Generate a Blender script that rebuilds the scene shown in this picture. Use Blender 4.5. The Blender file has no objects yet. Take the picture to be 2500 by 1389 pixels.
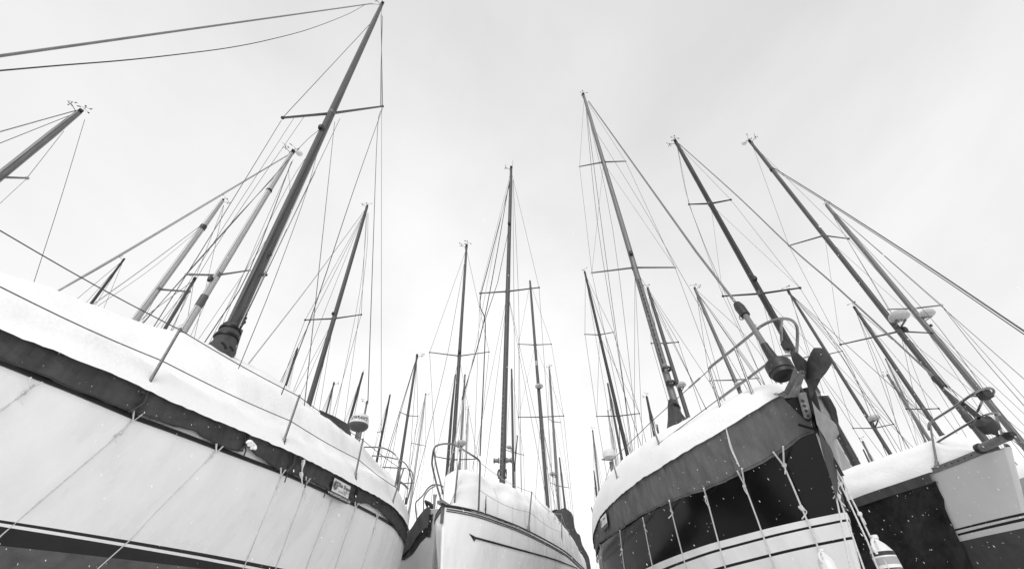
import bpy, math, random
import numpy as np
from mathutils import Vector, Matrix, noise
random.seed(7)
R = math.radians

# ------------------------------------------------------------------ camera
# world origin is the photographer's eye; the ground lies 1.6 m below it
F_PX, ZEN_U, ZEN_V = 1060.0, 1222.0, -450.0        # focal length and zenith vanishing point, in photo pixels
dxv, dyv = ZEN_U - 1250.0, 694.5 - ZEN_V
ROLL = math.atan2(dxv, dyv)
PITCH = math.atan2(F_PX, math.hypot(dxv, dyv))
SP, CP = math.sin(PITCH), math.cos(PITCH)
FWD = Vector((0, CP, SP)); UPU = Vector((0, -SP, CP)); XU = Vector((1, 0, 0))
scene = bpy.context.scene
cam_d = bpy.data.cameras.new('camera'); cam = bpy.data.objects.new('camera', cam_d)
scene.collection.objects.link(cam); scene.camera = cam
right = XU * math.cos(ROLL) + UPU * math.sin(ROLL)
up = XU * -math.sin(ROLL) + UPU * math.cos(ROLL)
cam.matrix_world = Matrix(((right.x, up.x, -FWD.x, 0), (right.y, up.y, -FWD.y, 0), (right.z, up.z, -FWD.z, 0), (0, 0, 0, 1)))
cam_d.sensor_width = 36; cam_d.lens = 36 * F_PX / 2500
cam_d.clip_start = .05; cam_d.clip_end = 2000
scene.render.resolution_x, scene.render.resolution_y = 1024, 568

# ------------------------------------------------------------------ sky, sun, exposure
GROUND = -1.6
SUN_EL, SUN_AZ = R(36), R(188)
world = bpy.data.worlds.new('World'); scene.world = world; world.use_nodes = True
nt = world.node_tree; nt.nodes.clear()
N = lambda t: nt.nodes.new(t)
L = lambda a, b: nt.links.new(a, b)
sky = N('ShaderNodeTexSky'); sky.sky_type = 'NISHITA'; sky.sun_disc = False
sky.sun_elevation = SUN_EL; sky.sun_rotation = SUN_AZ; sky.dust_density = 4
bw = N('ShaderNodeRGBToBW'); L(sky.outputs[0], bw.inputs[0])
tc = N('ShaderNodeTexCoord'); mp = N('ShaderNodeMapping'); mp.inputs['Scale'].default_value = (1.0, .8, 2.0)
mp.inputs['Location'].default_value = (3.3, .8, 1.2); mp.inputs['Rotation'].default_value = (0, 0, R(30))
L(tc.outputs['Generated'], mp.inputs[0])
cl = N('ShaderNodeTexNoise'); cl.inputs['Scale'].default_value = 1.3; cl.inputs['Detail'].default_value = 7
cl.inputs['Roughness'].default_value = .52; cl.inputs['Distortion'].default_value = .25
L(mp.outputs[0], cl.inputs[0])
cr = N('ShaderNodeMapRange'); cr.inputs[1].default_value = .32; cr.inputs[2].default_value = .68
cr.inputs[3].default_value = 6.9; cr.inputs[4].default_value = 8.8     # thin and thick cloud
L(cl.outputs[0], cr.inputs[0])
sx = N('ShaderNodeSeparateXYZ'); L(tc.outputs['Generated'], sx.inputs[0])
el = N('ShaderNodeMapRange'); el.inputs[1].default_value = 0; el.inputs[2].default_value = .95
el.inputs[3].default_value = 1.2; el.inputs[4].default_value = .80    # overcast, brighter towards the horizon
L(sx.outputs[2], el.inputs[0])
m1 = N('ShaderNodeMath'); m1.operation = 'MULTIPLY'; L(cr.outputs[0], m1.inputs[0]); L(el.outputs[0], m1.inputs[1])
gd = N('ShaderNodeVectorMath'); gd.operation = 'DOT_PRODUCT'; gd.inputs[1].default_value = Vector((.06, .84, .5)).normalized()
L(tc.outputs['Generated'], gd.inputs[0])
gm = N('ShaderNodeMapRange'); gm.inputs[1].default_value = .1; gm.inputs[2].default_value = 1; gm.inputs[3].default_value = .83; gm.inputs[4].default_value = 1.1   # thinner cloud there
L(gd.outputs['Value'], gm.inputs[0]); m0 = N('ShaderNodeMath'); m0.operation = 'MULTIPLY'; L(m1.outputs[0], m0.inputs[0]); L(gm.outputs[0], m0.inputs[1]); m1 = m0
m2 = N('ShaderNodeMath'); m2.operation = 'MULTIPLY'; m2.inputs[1].default_value = .06; L(bw.outputs[0], m2.inputs[0])
m3 = N('ShaderNodeMath'); m3.operation = 'ADD'; L(m1.outputs[0], m3.inputs[0]); L(m2.outputs[0], m3.inputs[1])
bg = N('ShaderNodeBackground'); bg.inputs[1].default_value = .1
wo = N('ShaderNodeOutputWorld'); L(m3.outputs[0], bg.inputs[0]); L(bg.outputs[0], wo.inputs[0])
sd = bpy.data.lights.new('sun', 'SUN'); sd.energy = 1.5; sd.angle = R(35); sd.color = (1, 1, 1)
sun = bpy.data.objects.new('sun', sd); scene.collection.objects.link(sun)
sun.rotation_euler = (R(90) - SUN_EL, 0, math.pi - SUN_AZ)   # soft light from behind the photographer
vs = scene.view_settings; vs.view_transform = 'Standard'; vs.look = 'None'; vs.gamma = 1; vs.exposure = .23
try: vs.use_curve_mapping = False
except Exception: pass

# ------------------------------------------------------------------ picture measurements -> places in the yard
def ray(u, v):
    x = (u - 1250.0) / F_PX; y = (694.5 - v) / F_PX
    xr = x * math.cos(ROLL) - y * math.sin(ROLL); yr = x * math.sin(ROLL) + y * math.cos(ROLL)
    return Vector((xr, CP - yr * SP, SP + yr * CP))
def at(u, v, F=None, y=None, z=None):
    r = ray(u, v)
    return r * (F if F is not None else y / r.y if y is not None else z / r.z)
def depth(p): return p.dot(FWD)
def above(base, u, v):              # the point on this sight line that stands over (or under) base
    r = ray(u, v); return r * ((base.x * r.x + base.y * r.y) / (r.x ** 2 + r.y ** 2))
def line3(px, F0, F1):              # a straight or slack line seen at these pixels, from distance F0 to F1
    d = [0]
    for a, b in zip(px, px[1:]): d.append(d[-1] + math.hypot(b[0] - a[0], b[1] - a[1]))
    return [at(p[0], p[1], F=1 / ((1 - s / d[-1]) / F0 + s / d[-1] / F1)) for p, s in zip(px, d)]

# ------------------------------------------------------------------ materials (the photograph is black and white)
def mat(name, v, rough=.5, metal=0, var=.12, scale=6, bump=0, bscale=60, coat=0, streak=None, rough_var=0):
    m = bpy.data.materials.new(name); m.use_nodes = True
    t = m.node_tree; b = t.nodes['Principled BSDF']
    nn = lambda k: t.nodes.new(k); ll = lambda a, c: t.links.new(a, c)
    tc = nn('ShaderNodeTexCoord'); mp = nn('ShaderNodeMapping'); ll(tc.outputs['Object'], mp.inputs[0])
    if streak: mp.inputs['Scale'].default_value = streak
    n1 = nn('ShaderNodeTexNoise'); n1.inputs['Scale'].default_value = scale; n1.inputs['Detail'].default_value = 6
    n1.inputs['Roughness'].default_value = .62; ll(mp.outputs[0], n1.inputs[0])
    r1 = nn('ShaderNodeMapRange'); r1.inputs[1].default_value = .3; r1.inputs[2].default_value = .7
    r1.inputs[3].default_value = v * (1 - var); r1.inputs[4].default_value = v * (1 + var)
    ll(n1.outputs[0], r1.inputs[0]); ll(r1.outputs[0], b.inputs['Base Color'])
    b.inputs['Roughness'].default_value = rough; b.inputs['Metallic'].default_value = metal
    if coat: b.inputs['Coat Weight'].default_value = coat; b.inputs['Coat Roughness'].default_value = .06
    if rough_var:
        r2 = nn('ShaderNodeMapRange'); r2.inputs[1].default_value = .35; r2.inputs[2].default_value = .65
        r2.inputs[3].default_value = rough; r2.inputs[4].default_value = rough + rough_var
        ll(n1.outputs[0], r2.inputs[0]); ll(r2.outputs[0], b.inputs['Roughness'])
    if bump:
        n2 = nn('ShaderNodeTexNoise'); n2.inputs['Scale'].default_value = bscale; n2.inputs['Detail'].default_value = 4
        ll(tc.outputs['Object'], n2.inputs[0])
        bp = nn('ShaderNodeBump'); bp.inputs['Strength'].default_value = bump; bp.inputs['Distance'].default_value = .01
        ll(n2.outputs[0], bp.inputs['Height']); ll(bp.outputs[0], b.inputs['Normal'])
    return m
M = dict(
    snow=mat('snow', .885, .75, var=.03, scale=2.5, bump=.5, bscale=28),
    gel=mat('white_gelcoat', .86, .22, var=.08, scale=3, coat=.25, streak=(1, 1, .25), rough_var=.15),
    gel2=mat('worn_white_gelcoat', .8, .3, var=.08, scale=4, coat=.15, streak=(1, 1, .3)),
    greyhull=mat('grey_gelcoat', .40, .3, var=.06, scale=4, coat=.15),
    silver=mat('silver_hull_paint', .47, .28, var=.04, scale=5, coat=.2),
    navy=mat('dark_hull_gloss', .004, .16, var=.3, scale=3, coat=0, rough_var=.05),
    black=mat('black_rubber', .007, .45, var=.3, scale=20),
    bootdark=mat('dark_boot_paint', .015, .35, var=.25, scale=8, streak=(1, 1, .2)),
    anti=mat('antifouling', .095, .7, var=.3, scale=9, bump=.3, bscale=40),
    anti2=mat('dark_antifouling', .035, .6, var=.3, scale=6, bump=.3, bscale=40),
    canvas=mat('grey_canvas', .068, .85, var=.3, scale=5, bump=.5, bscale=120, streak=(1.6, 1.6, .35)),  # streaky tone stands in for the shading of creases in the cloth
    canvas2=mat('mid_grey_canvas', .128, .85, var=.3, scale=5, bump=.5, bscale=120, streak=(1.6, 1.6, .35)),  # crease shading put into the colour as streaks here too
    canvas3=mat('light_grey_canvas', .25, .85, var=.13, scale=14, bump=.35, bscale=200),
    tarp=mat('dark_tarpaulin', .015, .42, var=.75, scale=9, bump=.8, bscale=14, streak=(1.5, .5, .6)),
    tarp2=mat('charcoal_tarpaulin', .05, .6, var=.3, scale=5, bump=.4, bscale=20),
    steel=mat('polished_steel', .26, .24, 1, var=.1, scale=15),
    steeld=mat('dull_steel', .17, .4, .8, var=.2, scale=30),
    galv=mat('galvanised_steel', .22, .55, .5, var=.25, scale=18, bump=.3, bscale=80),
    anchor=mat('anchor_steel', .06, .6, .35, var=.35, scale=14, bump=.4, bscale=50),
    alu_d=mat('dark_spar', .038, .45, .0, var=.22, scale=7, streak=(4, 4, .35)),
    alu=mat('grey_spar', .085, .45, .0, var=.2, scale=7, streak=(4, 4, .35)),
    alu_m=mat('silver_spar', .17, .4, .05, var=.18, scale=7, streak=(4, 4, .35)),
    alu_l=mat('pale_spar', .42, .4, .1, var=.1, scale=7, streak=(4, 4, .35)),
    vdark=mat('black_fitting', .02, .5, var=.3, scale=20),
    wire=mat('rigging_wire', .05, .5, .1, var=.15, scale=30),
    wirel=mat('pale_line', .42, .7, var=.15, scale=30),
    rope=mat('white_rope', .62, .85, var=.2, scale=90, bump=.6, bscale=200),
    roped=mat('dark_rope', .035, .8, var=.3, scale=90),
    plastic=mat('white_plastic', .68, .35, var=.05, scale=10),
    plasticm=mat('weathered_plastic', .42, .45, var=.1, scale=10),
    plasticg=mat('grey_plastic', .33, .4, var=.1, scale=10),
    sail=mat('furled_sailcloth', .45, .75, var=.14, scale=10, streak=(1, 1, .4)),
    ink=mat('black_print', .02, .5, var=.1),
    paper=mat('white_label', .72, .5, var=.04),
)

for k_ in ('alu_d', 'alu', 'alu_m', 'navy', 'tarp', 'black', 'bootdark', 'canvas', 'canvas2', 'tarp2'): M[k_].node_tree.nodes['Principled BSDF'].inputs['Specular IOR Level'].default_value = .3

# ------------------------------------------------------------------ building tools
col = scene.collection
class MB:
    def __init__(s): s.v = []; s.f = []; s.m = []
    def quadgrid(s, rows, mi=0, rowm=None, closed=False):
        b = len(s.v); n = len(rows[0])
        for r in rows: s.v += [tuple(p) for p in r]
        for i in range(len(rows) - 1):
            for j in range(n if closed else n - 1):
                k = (j + 1) % n
                s.f.append((b + i * n + j, b + i * n + k, b + (i + 1) * n + k, b + (i + 1) * n + j))
                s.m.append(rowm[i] if rowm else mi)
        return s
    def cap(s, start, n, mi=0, flip=False):
        ids = list(range(start, start + n)); s.f.append(tuple(ids[::-1] if flip else ids)); s.m.append(mi)
    def tube(s, pts, r, n=8, ell=None, mi=0, cap=True):
        pts = [Vector(p) for p in pts]; k = len(pts)
        rr = r if isinstance(r, (list, tuple)) else [r] * k
        t0 = (pts[1] - pts[0]).normalized()
        if ell is not None: a = (ell - t0 * ell.dot(t0)).normalized()
        else:
            a = t0.cross(Vector((0, 0, 1)))
            if a.length < .05: a = t0.cross(Vector((0, 1, 0)))
            a.normalize()
        rows = []
        for i in range(k):
            t = (pts[min(i + 1, k - 1)] - pts[max(i - 1, 0)]).normalized()
            a = (a - t * a.dot(t)).normalized(); c = t.cross(a)
            ra = rr[i][0] if isinstance(rr[i], (tuple, list)) else rr[i]
            rb = rr[i][1] if isinstance(rr[i], (tuple, list)) else rr[i]
            rows.append([pts[i] + a * (ra * math.cos(2 * math.pi * j / n)) + c * (rb * math.sin(2 * math.pi * j / n)) for j in range(n)])
        b = len(s.v); s.quadgrid(rows, mi, closed=True)
        if cap: s.cap(b, n, mi, True); s.cap(b + (k - 1) * n, n, mi)
        return s
    def box(s, c, ax, ay, az, mi=0):
        c, ax, ay, az = Vector(c), Vector(ax), Vector(ay), Vector(az); b = len(s.v)
        for i in (-1, 1):
            for j in (-1, 1):
                for k in (-1, 1): s.v.append(tuple(c + ax * i + ay * j + az * k))
        for f in ((0, 1, 3, 2), (4, 6, 7, 5), (0, 4, 5, 1), (2, 3, 7, 6), (0, 2, 6, 4), (1, 5, 7, 3)):
            s.f.append(tuple(b + q for q in f)); s.m.append(mi)
        return s
    def plate(s, pts, off, mi=0):                    # a polygon given real thickness
        off = Vector(off); n = len(pts); b = len(s.v)
        s.v += [tuple(Vector(p)) for p in pts] + [tuple(Vector(p) + off) for p in pts]
        s.f.append(tuple(range(b, b + n))); s.f.append(tuple(range(b + 2 * n - 1, b + n - 1, -1))); s.m += [mi, mi]
        for i in range(n):
            j = (i + 1) % n; s.f.append((b + i, b + n + i, b + n + j, b + j)); s.m.append(mi)
        return s
    def ball(s, c, rx, ry=None, rz=None, n=8, m=6, mi=0, ax=None):
        ry = ry or rx; rz = rz or rx; c = Vector(c); rows = []
        for i in range(m + 1):
            th = math.pi * i / m
            rows.append([c + Vector((rx * math.sin(th) * math.cos(2 * math.pi * j / n), ry * math.sin(th) * math.sin(2 * math.pi * j / n), rz * math.cos(th))) for j in range(n)])
        return s.quadgrid(rows, mi, closed=True)
    def lathe(s, c, axis, prof, n=20, mi=0):         # prof: (distance along the axis, radius)
        c = Vector(c); axis = Vector(axis).normalized(); pts = [c + axis * d for d, r in prof]
        a = axis.cross(Vector((0, 1, 0))); a = a.normalized() if a.length > .05 else Vector((1, 0, 0)); q = axis.cross(a); rows = []
        for (d, r) in prof:
            rows.append([c + axis * d + (a * math.cos(2 * math.pi * j / n) + q * math.sin(2 * math.pi * j / n)) * max(r, .0005) for j in range(n)])
        return s.quadgrid(rows, mi, closed=True)
    def build(s, name, mats, parent=None, smooth=True, angle=38, loc=None):
        o0 = Vector((0, 0, 0))
        if loc is not None: o0 = Vector(loc)
        elif parent is not None: o0 = ORG[parent.name]
        me = bpy.data.meshes.new(name)
        me.from_pydata([(p[0] - o0.x, p[1] - o0.y, p[2] - o0.z) for p in s.v], [], s.f)
        for mm in (mats if isinstance(mats, (list, tuple)) else [mats]): me.materials.append(mm)
        me.polygons.foreach_set('material_index', s.m)
        if smooth:
            me.polygons.foreach_set('use_smooth', [True] * len(me.polygons))
            me.set_sharp_from_angle(angle=R(angle))
        me.update()
        o = bpy.data.objects.new(name, me); col.objects.link(o)
        if parent is not None: o.parent = parent
        elif loc is not None: o.location = loc
        ORG[o.name] = o0
        return o
ORG = {}
def root(name, loc, label, cat, group=None):
    o = bpy.data.objects.new(name, None); col.objects.link(o); o.location = loc; ORG[o.name] = Vector(loc)
    o['label'] = label; o['category'] = cat
    if group: o['group'] = group
    return o
def tube(name, m, parent, pts, r, n=6, **k): return MB().tube(pts, r, n, **k).build(name, m, parent)
def rnd(a, b): return random.uniform(a, b)
def nz(x, y, z=0.): return noise.noise(Vector((x, y, z)))
def smooth_path(pts, n=8):                           # Catmull-Rom
    pts = [Vector(p) for p in pts]; q = [pts[0] * 2 - pts[1]] + pts + [pts[-1] * 2 - pts[-2]]; out = []
    for i in range(1, len(q) - 2):
        for k in range(n):
            t = k / n; a, b, c, d = q[i - 1], q[i], q[i + 1], q[i + 2]
            out.append(.5 * ((2 * b) + (c - a) * t + (2 * a - 5 * b + 4 * c - d) * t * t + (3 * b - a - 3 * c + d) * t ** 3))
    out.append(pts[-1]); return out

# ------------------------------------------------------------------ the ground
g = MB(); n = 60
xs = [-400 * (abs(1 - 2 * i / n) ** 2.2) * (1 if i < n / 2 else -1) for i in range(n + 1)]
g.quadgrid([[(x, y, GROUND + .05 * nz(x * .3, y * .3) + (.05 * nz(x * 1.3, y * 1.3, 4))) for x in xs] for y in xs])
gr = g.build('snowy_ground', M['snow'], None, loc=(0, 0, 0)); gr['kind'] = 'structure'; gr['label'] = 'trodden snow covering the boatyard ground'

# ------------------------------------------------------------------ boats: a hull in its own frame (xl from the bow, yl to starboard side of the frame)
class Boat:
    def __init__(s, P, h, btab, L, zr, zk=-.35, gp=(1.15, 2.1), rake=.15, gq=.75):
        s.P = Vector((P[0], P[1])); h = Vector(h).normalized(); s.h = h; s.n = Vector((h.y, -h.x)); s.L = L
        s.bx = [a for a, _ in btab]; s.by = [b for _, b in btab]; s.zk = zk; s.gp = gp; s.gq = gq; s.rake = rake
        s.zr = zr if callable(zr) else (lambda x, z=zr: z)
    def b(s, x):
        # smooth interpolation of the half breadth table
        i = max(0, min(len(s.bx) - 2, int(np.searchsorted(s.bx, x)) - 1))
        x0, x1 = s.bx[i], s.bx[i + 1]; t = max(0, min(1, (x - x0) / (x1 - x0)))
        ym = s.by[max(i - 1, 0)]; y0, y1 = s.by[i], s.by[i + 1]; yp = s.by[min(i + 2, len(s.by) - 1)]
        xm = s.bx[max(i - 1, 0)]; xp = s.bx[min(i + 2, len(s.bx) - 1)]
        m0 = (y1 - ym) / max(x1 - xm, 1e-6) * (x1 - x0); m1 = (yp - y0) / max(xp - x0, 1e-6) * (x1 - x0)
        return (2 * t ** 3 - 3 * t * t + 1) * y0 + (t ** 3 - 2 * t * t + t) * m0 + (-2 * t ** 3 + 3 * t * t) * y1 + (t ** 3 - t * t) * m1
    def w(s, x, y, z): q = s.P + s.h * x + s.n * y; return Vector((q.x, q.y, z))
    def loc(s, p): d = Vector((p.x, p.y)) - s.P; return d.dot(s.h), d.dot(s.n), p.z
    def hit(s, u, v, side=1, off=0, frac=1.0, x0=0):
        r = ray(u, v); best = None; prev = None
        for i in range(401):
            x = x0 + (s.L - x0) * i / 400
            p = s.P + s.h * x + s.n * (side * (s.b(x) * frac + off)); c = p.x * r.y - p.y * r.x
            if prev is not None and prev[0] * c <= 0 and (c - prev[0]) != 0:
                k = prev[0] / (prev[0] - c); q = prev[1].lerp(p, k); t = q.dot(Vector((r.x, r.y))) / (r.x ** 2 + r.y ** 2)
                if t > 0 and (best is None or t < best[0]): best = (t, prev[2] + (x - prev[2]) * k)
            prev = (c, p, x)
        if best is None: return None
        return best[1], r.z * best[0], r * best[0]
    def tab(s, trace, side=1, off=0, frac=1.0):
        q = [s.hit(u, v, side, off, frac) for u, v in trace]; q = sorted([(a[0], a[1]) for a in q if a])
        X = [a for a, _ in q]; Z = [b for _, b in q]
        return lambda x: float(np.interp(x, X, Z))
    def hb(s, x, z):                                 # half breadth of the hull at height z
        zr = s.zr(x); tau = max(0, min(1, (zr - z) / (zr - s.zk)))
        p = s.gp[0] + (s.gp[1] - s.gp[0]) * min(1, max(0, x / (s.L * .5)))
        return s.b(x) * max(0, 1 - tau ** p) ** s.gq
    def xr(s, x, z): return x + s.rake * max(0, s.zr(x) - z) * max(0, 1 - x / (s.L * .4))
    def surf(s, u, v, side=1, off=.0):
        r = ray(u, v); lo = None
        for i in range(60, 1500):
            t = i * .012; p = r * t; x, y, z = s.loc(p); y *= side
            x2 = x - s.rake * max(0, s.zr(max(x, 0)) - z) * max(0, 1 - x / (s.L * .4))
            if x2 < 0 or x2 > s.L: continue
            if 0 < y < s.hb(x2, z) + off: return x2, z, p
        return None
    def hull(s, name, parent, rows, mats, rowm, ns=70, cap=True):
        X = [s.L * (i / ns) ** 1.35 for i in range(ns + 1)]
        mb = MB()
        for side in (1, -1):
            g_ = [[s.w(s.xr(x, rf(x)), side * s.hb(x, rf(x)), rf(x)) for x in X] for rf in rows]
            mb.quadgrid(g_, rowm=rowm)
        mb.quadgrid([[s.w(s.xr(0, q(0)) - (.02 if k == 0 else 0), k * s.hb(0, q(0)), q(0)) for k in (-1, 0, 1)] for q in rows], rowm=rowm)   # stem
        for rf, rf2 in zip(rows, rows[1:]):          # transom
            x = s.L; mb.quadgrid([[s.w(x, -s.hb(x, q(x)), q(x)), s.w(x, 0, q(x)), s.w(x, s.hb(x, q(x)), q(x))] for q in (rf, rf2)], mi=rowm[rows.index(rf)])
        if cap:
            mb.quadgrid([[s.w(x, k * s.hb(x, rows[0](x)), rows[0](x) - .01) for k in (-1, 0, 1)] for x in X])
        o = mb.build(name, mats, parent, angle=50)
        return o
    def keel(s, parent, m, x0=.4, x1=.66):
        mb = MB(); a, c = s.L * x0, s.L * x1; rows = []
        for z, sh in ((s.zk + .35, 0), (GROUND + .06, .35)):
            rows.append([s.w(a + sh + (c - a - sh) * (1 - math.cos(t)) / 2, .13 * math.sin(t), z) for t in [2 * math.pi * k / 16 for k in range(16)]])
        mb.quadgrid(rows, closed=True); mb.cap(16, 16)
        return mb.build('keel', m, parent)
# ================================================================== shared pieces of the near boats
def cover(bt, parent, name, m, ze, zt, x0, x1, prof, off=0.0, ns=80, nr=14, amp=.02, seed=0., lip=.0, fold=0.0, both=True):
    """snow (or cloth) lying over a boat from edge height ze(x) up to ridge zt(x)"""
    mb = MB(); X = [x0 + (x1 - x0) * i / ns for i in range(ns + 1)]
    rows = []
    for k in range(-nr, nr + 1):
        ph = 1 - abs(k) / nr; side = 1 if k >= 0 else -1; fy, fz = prof(ph); row = []
        for x in X:
            e, t = ze(x), zt(x); b = max(.02, bt.b(x) + off); H = max(t - e, .03) * min(1, .04 + (x - x0) / .14, .04 + (x1 - x) / .1)
            d = amp * (nz(x * 1.1 + seed, ph * 2.4 * side, seed) + .5 * nz(x * 3.1, ph * 6, seed + 3)) + amp * .25 * nz(x * 9, ph * 20, seed + 8)
            d += fold * math.sin(ph * 11 + 1.6 * nz(x * .5, 1, seed) * 2) * (ph * (1 - ph) * 4)
            tp = min(1, .12 + ph * 4.5); d *= tp
            y = b * fy + d * fy + lip * math.exp(-ph * 9) * (1 + .5 * nz(x * 2.2, 3, seed)); z = e + H * fz + d * (.4 + .6 * ph)
            if abs(k) == nr: y += .006 * nz(x * 7, 2, seed); z += .009 * nz(x * 12, 6, seed) + .006 * nz(x * 40, 3, seed) - lip * .4
            row.append(bt.w(x, side * y, z))
        rows.append(row)
    b = len(rows[0]); mb.quadgrid(rows)
    for c in (0, b - 1):                              # close the ends
        cen = sum((Vector(r[c]) for r in rows), Vector()) / len(rows); ci = len(mb.v); mb.v.append(tuple(cen + Vector((0, 0, -.02))))
        for i in range(len(rows) - 1): mb.f.append((i * b + c, (i + 1) * b + c, ci)); mb.m.append(0)
    # thickness at the lower edge
    return mb.build(name, m, parent, angle=75)

def skirt(bt, parent, m, x0, x1, zt, zh, side=1, off=.02, label=None, seed=0., fade=.0, fr=None, name='canvas_panel'):
    """a hanging canvas panel between the deck edge and its hem"""
    ns = max(8, int((x1 - x0) / .045)); nr = 9; rows = []
    for k in range(nr + 1):
        q = k / nr; row = []
        for i in range(ns + 1):
            x = x0 + (x1 - x0) * i / ns; z = zt(x) + .03 + (zh(x) - zt(x) - .03) * q
            hb = bt.hb(x, min(z, bt.zr(x))) if z < bt.zr(x) else bt.b(x)
            w = off + .015 * nz(x * 4 + seed, q * 2.2, seed) + .02 * nz(x * 9 + q * 5, q * 1.5, seed + 5) + .012 * nz(x * 22 - q * 6, q * 1.2, seed + 2) * (.3 + q) + .004 * math.sin(x * 21 + q * 5 + seed) * q
            w += .02 * q * nz(x * 2.2, 9, seed)
            row.append(bt.w(bt.xr(x, z), side * (hb + max(w, .008)), z))
        rows.append(row)
    mb = MB().quadgrid(rows)
    inner = [[p - Vector((bt.n.x, bt.n.y, 0)) * side * .006 for p in r] for r in rows]
    mb.quadgrid(inner)
    ed = [rows[-1], inner[-1]]; mb.quadgrid(ed)
    mb.quadgrid([[r[0] for r in rows], [r[0] for r in inner]]); mb.quadgrid([[r[-1] for r in rows], [r[-1] for r in inner]])
    # stitched hem line
    o = mb.build(name, m, parent, angle=80)
    hem = [rows[-2][i] * .35 + rows[-1][i] * .65 + Vector((bt.n.x, bt.n.y, 0)) * side * .003 for i in range(ns + 1)]
    s = MB().tube(hem, .003, 5).build('hem', M['canvas'] if m is not M['canvas'] else M['tarp2'], o)
    if label: o['label'] = label
    return o

def strip(bt, side, xs, z0, z1, off):
    """a flat band following the hull between two heights"""
    return [[bt.w(bt.xr(x, zf(x)), side * (bt.hb(x, zf(x)) + off), zf(x)) for x in xs] for zf in (z0, z1)]
def band(bt, parent, name, m, xs, zt, zb, off=.012, side=1):
    mb = MB(); a = strip(bt, side, xs, zt, zb, off); c = strip(bt, side, xs, zt, zb, -.01)
    mb.quadgrid([c[0], a[0], a[1], c[1]])
    return mb.build(name, m, parent, angle=30)
def rail_tube(bt, parent, name, m, xs, zf, frac=1.0, off=0, r=.02, side=1, n=8):
    return tube(name, m, parent, [bt.w(x, side * (bt.b(x) * frac + off), zf(x)) for x in xs], r, n)
def surf_line(bt, side, px, off=.012):
    out = []
    for u, v in px:
        q = bt.surf(u, v, side, off)
        if q: out.append(q[2])
    return out
def knot(mb, p, r):
    for i in range(5): mb.ball(p + Vector((rnd(-r, r), rnd(-r, r), rnd(-r, r))) * .6, r * .7, r * .55, r * .8, 7, 5)
def rope(parent, pts, m, r=.007, knots=(), name='rope', tail=True):
    mb = MB(); mb.tube(pts, r, 6)
    for k in knots:
        knot(mb, k, r * 2.6)
        if tail: mb.tube(smooth_path([k, k + Vector((rnd(-.03, .03), rnd(-.02, .02), -.03)), k + Vector((rnd(-.05, .05), rnd(-.03, .03), -.08))], 4), r * .7, 5)
    return mb.build(name, m, parent)
def stanchion(parent, base, top, m, r=.0125, name='stanchion'):
    o = tube(name, m, parent, [base, top], [r, r * .85], 10)
    MB().lathe(base, top - base, [(-.03, r * 2.4), (0, r * 2.4), (.012, r * 1.6), (.06, r * 1.5), (.062, r)], 10).build('socket', m, o)
    MB().ball(top, r * 1.1, n=8, m=5).build('cap', m, o)
    return o
tri = lambda ph: (1 - ph, ph)
def text_mesh(body, size, shear=0.0, extrude=.001, bold=0.0):
    cu = bpy.data.curves.new('lettering', 'FONT'); cu.body = body; cu.size = size; cu.shear = shear; cu.extrude = extrude
    cu.offset = bold; cu.align_x = 'CENTER'; cu.resolution_u = 2
    o = bpy.data.objects.new('lettering', cu); col.objects.link(o)
    dg = bpy.context.evaluated_depsgraph_get(); me = bpy.data.meshes.new_from_object(o.evaluated_get(dg))
    v = [tuple(q.co) for q in me.vertices]; f = [tuple(p.vertices) for p in me.polygons]
    bpy.data.objects.remove(o); bpy.data.curves.remove(cu); bpy.data.meshes.remove(me)
    return v, f

# ================================================================== the white boat on the left, seen along its side to the stern
RUB = [(0, 883), (86, 918), (155, 945), (330, 1019), (430, 1055), (530, 1093), (620, 1127), (700, 1158), (744, 1177), (830, 1216), (871, 1234), (925, 1262), (960, 1284), (984, 1318)]
LB = Boat((-4.85, .78), (.33, .944), [(0, .03), (.5, .45), (1, .8), (1.5, 1.02), (2, 1.14), (2.72, 1.2), (3.45, 1.22), (4.3, 1.2), (5.24, 1.1), (6.3, .93), (6.9, .8), (7.4, .64), (7.8, .45)], 7.8, 1.6, zk=.0, gp=(1.1, 1.5))
zrub = LB.tab(RUB); LB.zr = lambda x: zrub(x)
LBASE = LB.w(3.9, 0, GROUND)
left = root('sailboat', LBASE, 'large white sailboat filling the lower left, dark canvas skirt under a long slope of snow', 'sailboat', 'laid up sailboats of the boatyard')
BT = [(0, 1271), (323, 1319), (690, 1388)]
zl = [(q[0], q[1]) for q in (LB.surf(u, v, 1) for u, v in BT)]
zb_ = [(q[0], q[1]) for q in (LB.surf(u, v, 1) for u, v in [(0, 1279), (323, 1326), (640, 1388)])]
zc_ = [(q[0], q[1]) for q in (LB.surf(u, v, 1) for u, v in [(0, 1287), (323, 1333), (600, 1388)])]
zd_ = [(q[0], q[1]) for q in (LB.surf(u, v, 1) for u, v in [(0, 1333), (323, 1366), (400, 1378)])]
def linfit(q):
    A = np.polyfit([a for a, _ in q], [b for _, b in q], 1); return lambda x: float(A[0] * x + A[1])
bt_, bw_, bx_, bd_ = linfit(zl), linfit(zb_), linfit(zc_), linfit(zd_)
print('LEFT boot', zl, zb_, zc_, zd_)
def lerpf(a, b, t): return lambda x: a(x) * (1 - t) + b(x) * t
lowz = lambda x: LB.zk + .01
lrows = [LB.zr] + [lerpf(LB.zr, bt_, t / 9) for t in range(1, 9)] + [bt_, bw_, bx_, bd_, lerpf(bd_, lowz, .35), lerpf(bd_, lowz, .65), lerpf(bd_, lowz, .85), lowz]
lm = [0] * 9 + [1, 0, 1] + [2] * 4
LB.hull('hull', left, lrows, [M['gel'], M['bootdark'], M['anti']], lm, 90)
LB.keel(left, M['anti'])
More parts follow.
